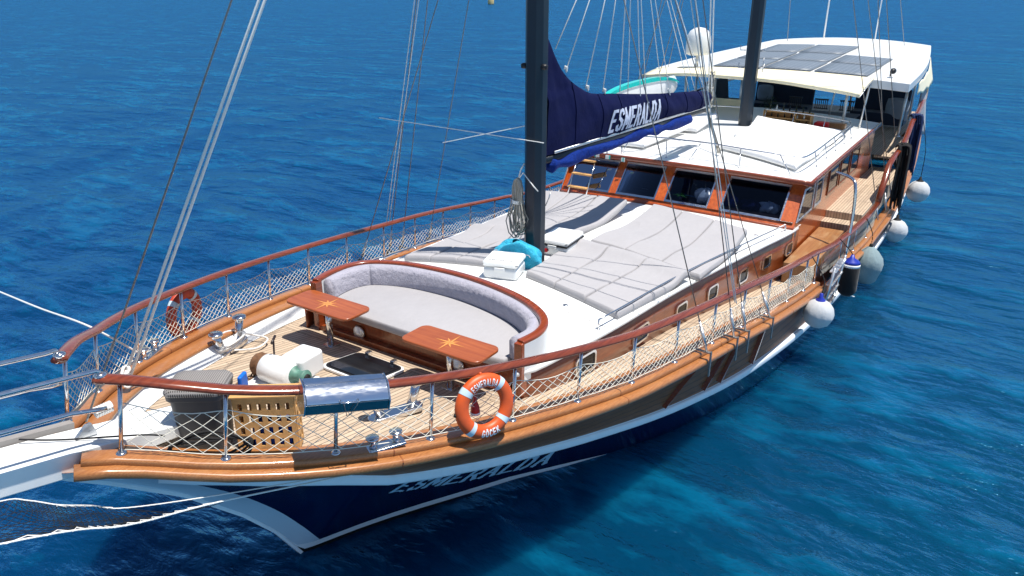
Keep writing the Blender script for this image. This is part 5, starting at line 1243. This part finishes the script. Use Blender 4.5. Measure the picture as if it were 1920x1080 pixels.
FD = [((12.05, -4.33, 1.10), .30, 'pale grey fleecy ball fender with a blue eye, nearest the bow', 'ball', 'fender', (12.25, -4.0, 2.2)),
      ((14.4, -4.42, 1.14), .20, 'long black cylinder fender with a blue and white top', 'cyl', 'fleck', (14.4, -4.1, 2.0)),
      ((17.1, -4.40, .62), .36, 'big grey-green fabric covered fender bulging beside the black cylinder', 'bag', 'fendergrn', (17.0, -4.2, 1.85)),
      ((21.5, -4.40, .38), .35, 'pale grey ball fender between the big grey-green fender and the black ropes', 'ball', 'fender', (21.3, -4.15, 2.6)),
      ((25.8, -4.40, .66), .37, 'pale grey ball fender farthest aft, below the blue rope', 'ball', 'fender', (25.5, -4.1, 3.3))]
for k, (loc, r, lab, kind, m_, up_) in enumerate(FD):
    t_, tp = fender(loc, r, lab, m_, 'bluecap' if k < 2 else 'rubber', kind)
    rope('fender_rope', [(loc[0], loc[1], loc[2]+tp+.1), ((loc[0]+up_[0])/2, loc[1]+.02, (loc[2]+tp+up_[2])/2), up_], .011, 'rope_k', ['black rope holding the pale ball fender nearest the bow', 'black rope holding the long black cylinder fender', 'black rope holding the big grey-green fender', 'black rope holding the ball fender forward of the black rope hank', 'black rope holding the ball fender farthest aft'][k], 'rope', 'fender ropes')
# hanks of rope on the stern rail
def hank(loc, n, L_, w, mat, label, d=.12):
    mb = MB()
    for k in range(n):
        a = k*2.4; dx = d*math.sin(a); dy = -.08+.13*math.cos(k*1.9); l_ = L_*(1-.22*((k*7) % n)/n)
        wk = w*(.15+.85*((k*5) % n)/n); mb.tube(spline([(loc[0]+dx+wk*.3, loc[1]+.07+dy*.3, loc[2]), (loc[0]+dx, loc[1]-.05+dy, loc[2]+.06), (loc[0]+dx-wk*.5, loc[1]-.12+dy, loc[2]-.2), (loc[0]+dx-wk, loc[1]-.12+dy, loc[2]-l_*.7), (loc[0]+dx, loc[1]-.12+dy, loc[2]-l_), (loc[0]+dx+wk, loc[1]-.1+dy, loc[2]-l_*.7), (loc[0]+dx+wk*.5, loc[1]-.08+dy, loc[2]-.2)], 5), .022, 6)
    return tag(mb.build('rope_hank', mat, None), label, 'rope')
hank((21.2, -4.12, 2.95), 26, 1.85, .26, 'rope_k', 'thick hank of black rope hung over the near stern rail', .22)
hank((24.0, -3.98, 3.42), 18, 1.9, .14, 'rope_b', 'hank of blue rope hung over the stern rail just aft of the black rope', .12)

# mooring buoy far away
t_ = thing('mooring_buoy', (255, 178.5, 0), 'small pale yellow cylindrical mooring buoy floating far away at the top of the picture', 'buoy')
mb = MB(); mb.lathe((0, 0, 0), [(0, -.5), (1.15, -.5), (1.2, -.3), (1.2, 2.4), (1.0, 2.7), (0, 2.75)], 28); MAT['buoy'] = M_plain('pale_yellow_buoy', srgb('c9b37a'), .5, var=.2, nscale=1); mb.build('float', 'buoy', t_)
mb = MB(); mb.lathe((0, 0, -.05), [(1.21, -.3), (1.22, .25)], 28); mb.build('waterline_band', 'antifoul', t_)

# ================================================================ sea
t = NT('sea_water'); t.set(Roughness=.1, IOR=1.333, Specular__IOR__Level=.42); t.b.inputs['Specular Tint'].default_value = (.22, .58, 1, 1)
tc = t.n('TexCoord'); geo = t.n('NewGeometry')
def wv(rotdeg, sx, sy, scale, detail, rough, dist=0):
    mp = t.n('Mapping'); mp.inputs['Rotation'].default_value = (0, 0, rad(rotdeg)); mp.inputs['Scale'].default_value = (sx, sy, 1); t.l(tc.outputs['Object'], mp.inputs[0])
    nz = t.n('TexNoise', Scale=scale, Detail=detail, Roughness=rough, Distortion=dist); t.l(mp.outputs[0], nz.inputs['Vector']); return nz.outputs[0]
big = wv(-30, 1, .4, .13, 3, .5)
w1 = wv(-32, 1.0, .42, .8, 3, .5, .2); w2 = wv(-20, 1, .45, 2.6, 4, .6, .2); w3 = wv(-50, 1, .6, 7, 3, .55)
sxy = t.n('SeparateXYZ'); t.l(tc.outputs['Object'], sxy.inputs[0])
patch = math_(t, 'ADD', math_(t, 'MULTIPLY', wv(0, 1, 1, .02, 3, .6), .5), math_(t, 'MULTIPLY', sxy.outputs[1], -.012))
deep = mixc(t, ramp(t, patch, [(.22, (0, 0, 0, 1)), (.55, (1, 1, 1, 1))]), (.0003, .026, .080, 1), (.0003, .043, .070, 1))
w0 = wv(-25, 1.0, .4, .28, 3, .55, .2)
crest_light = ramp(t, math_(t, 'ADD', math_(t, 'MULTIPLY', w0, .30), math_(t, 'ADD', math_(t, 'MULTIPLY', w1, .36), math_(t, 'MULTIPLY', w2, .34))), [(.50, (0, 0, 0, 1)), (.595, (.48, .48, .48, 1))])  # light on the ripple crests, painted into the base colour by wave height
t.l(mixc(t, crest_light, deep, (.001, .125, .245, 1)), t.b.inputs['Base Color'])
t.set(Subsurface__Weight=1.0, Subsurface__Scale=1.0, Specular__IOR__Level=0, Roughness=.5); t.b.inputs['Subsurface Radius'].default_value = (.5, 1.0, 1.3); t.b.subsurface_method = 'BURLEY'
h = math_(t, 'ADD', math_(t, 'MULTIPLY', w1, 1.0), math_(t, 'ADD', math_(t, 'MULTIPLY', w2, .24), math_(t, 'MULTIPLY', w3, .02)))
h = math_(t, 'ADD', h, math_(t, 'MULTIPLY', big, 2.2))
nb = bump(t, h, 1.0, .36)
fr = t.n('Fresnel', IOR=1.333); t.l(nb, fr.inputs['Normal'])
gl = t.n('BsdfGlossy', Color=(.20, .60, 1, 1), Roughness=.22); t.l(nb, gl.inputs['Normal'])
ms = t.n('MixShader'); t.l(math_(t, 'MINIMUM', math_(t, 'MULTIPLY', math_(t, 'SUBTRACT', fr.outputs[0], .019), 4.6), .44), ms.inputs[0]); t.l(t.b.outputs[0], ms.inputs[1]); t.l(gl.outputs[0], ms.inputs[2])
t.l(ms.outputs[0], t.t.nodes['Material Output'].inputs['Surface'])
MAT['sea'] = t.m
fx = np.concatenate([[-16000, -6000, -2000, -700, -250, -100, -50, -30], np.arange(-20, 60, .3), [70, 100, 160, 300, 700, 2000, 6000, 16000]])
fy = np.concatenate([[-16000, -6000, -2000, -700, -250, -100, -60, -42], np.arange(-34, 40, .3), [50, 80, 160, 300, 700, 2000, 6000, 16000]])
GX, GY = np.meshgrid(fx, fy, indexing='ij'); Z = np.zeros_like(GX)
for k in range(26):
    wl = .9*(1.14**k)*.8; th_ = rad(-58+rng.normal()*26); am = .0032*wl**.8; q = 2*math.pi/wl
    Z += am*np.sin(q*(GX*math.cos(th_)+GY*math.sin(th_))+rng.uniform(0, 6.28))
fade = np.clip((GX+20)/8, 0, 1)*np.clip((60-GX)/10, 0, 1)*np.clip((GY+34)/8, 0, 1)*np.clip((40-GY)/8, 0, 1); Z *= fade
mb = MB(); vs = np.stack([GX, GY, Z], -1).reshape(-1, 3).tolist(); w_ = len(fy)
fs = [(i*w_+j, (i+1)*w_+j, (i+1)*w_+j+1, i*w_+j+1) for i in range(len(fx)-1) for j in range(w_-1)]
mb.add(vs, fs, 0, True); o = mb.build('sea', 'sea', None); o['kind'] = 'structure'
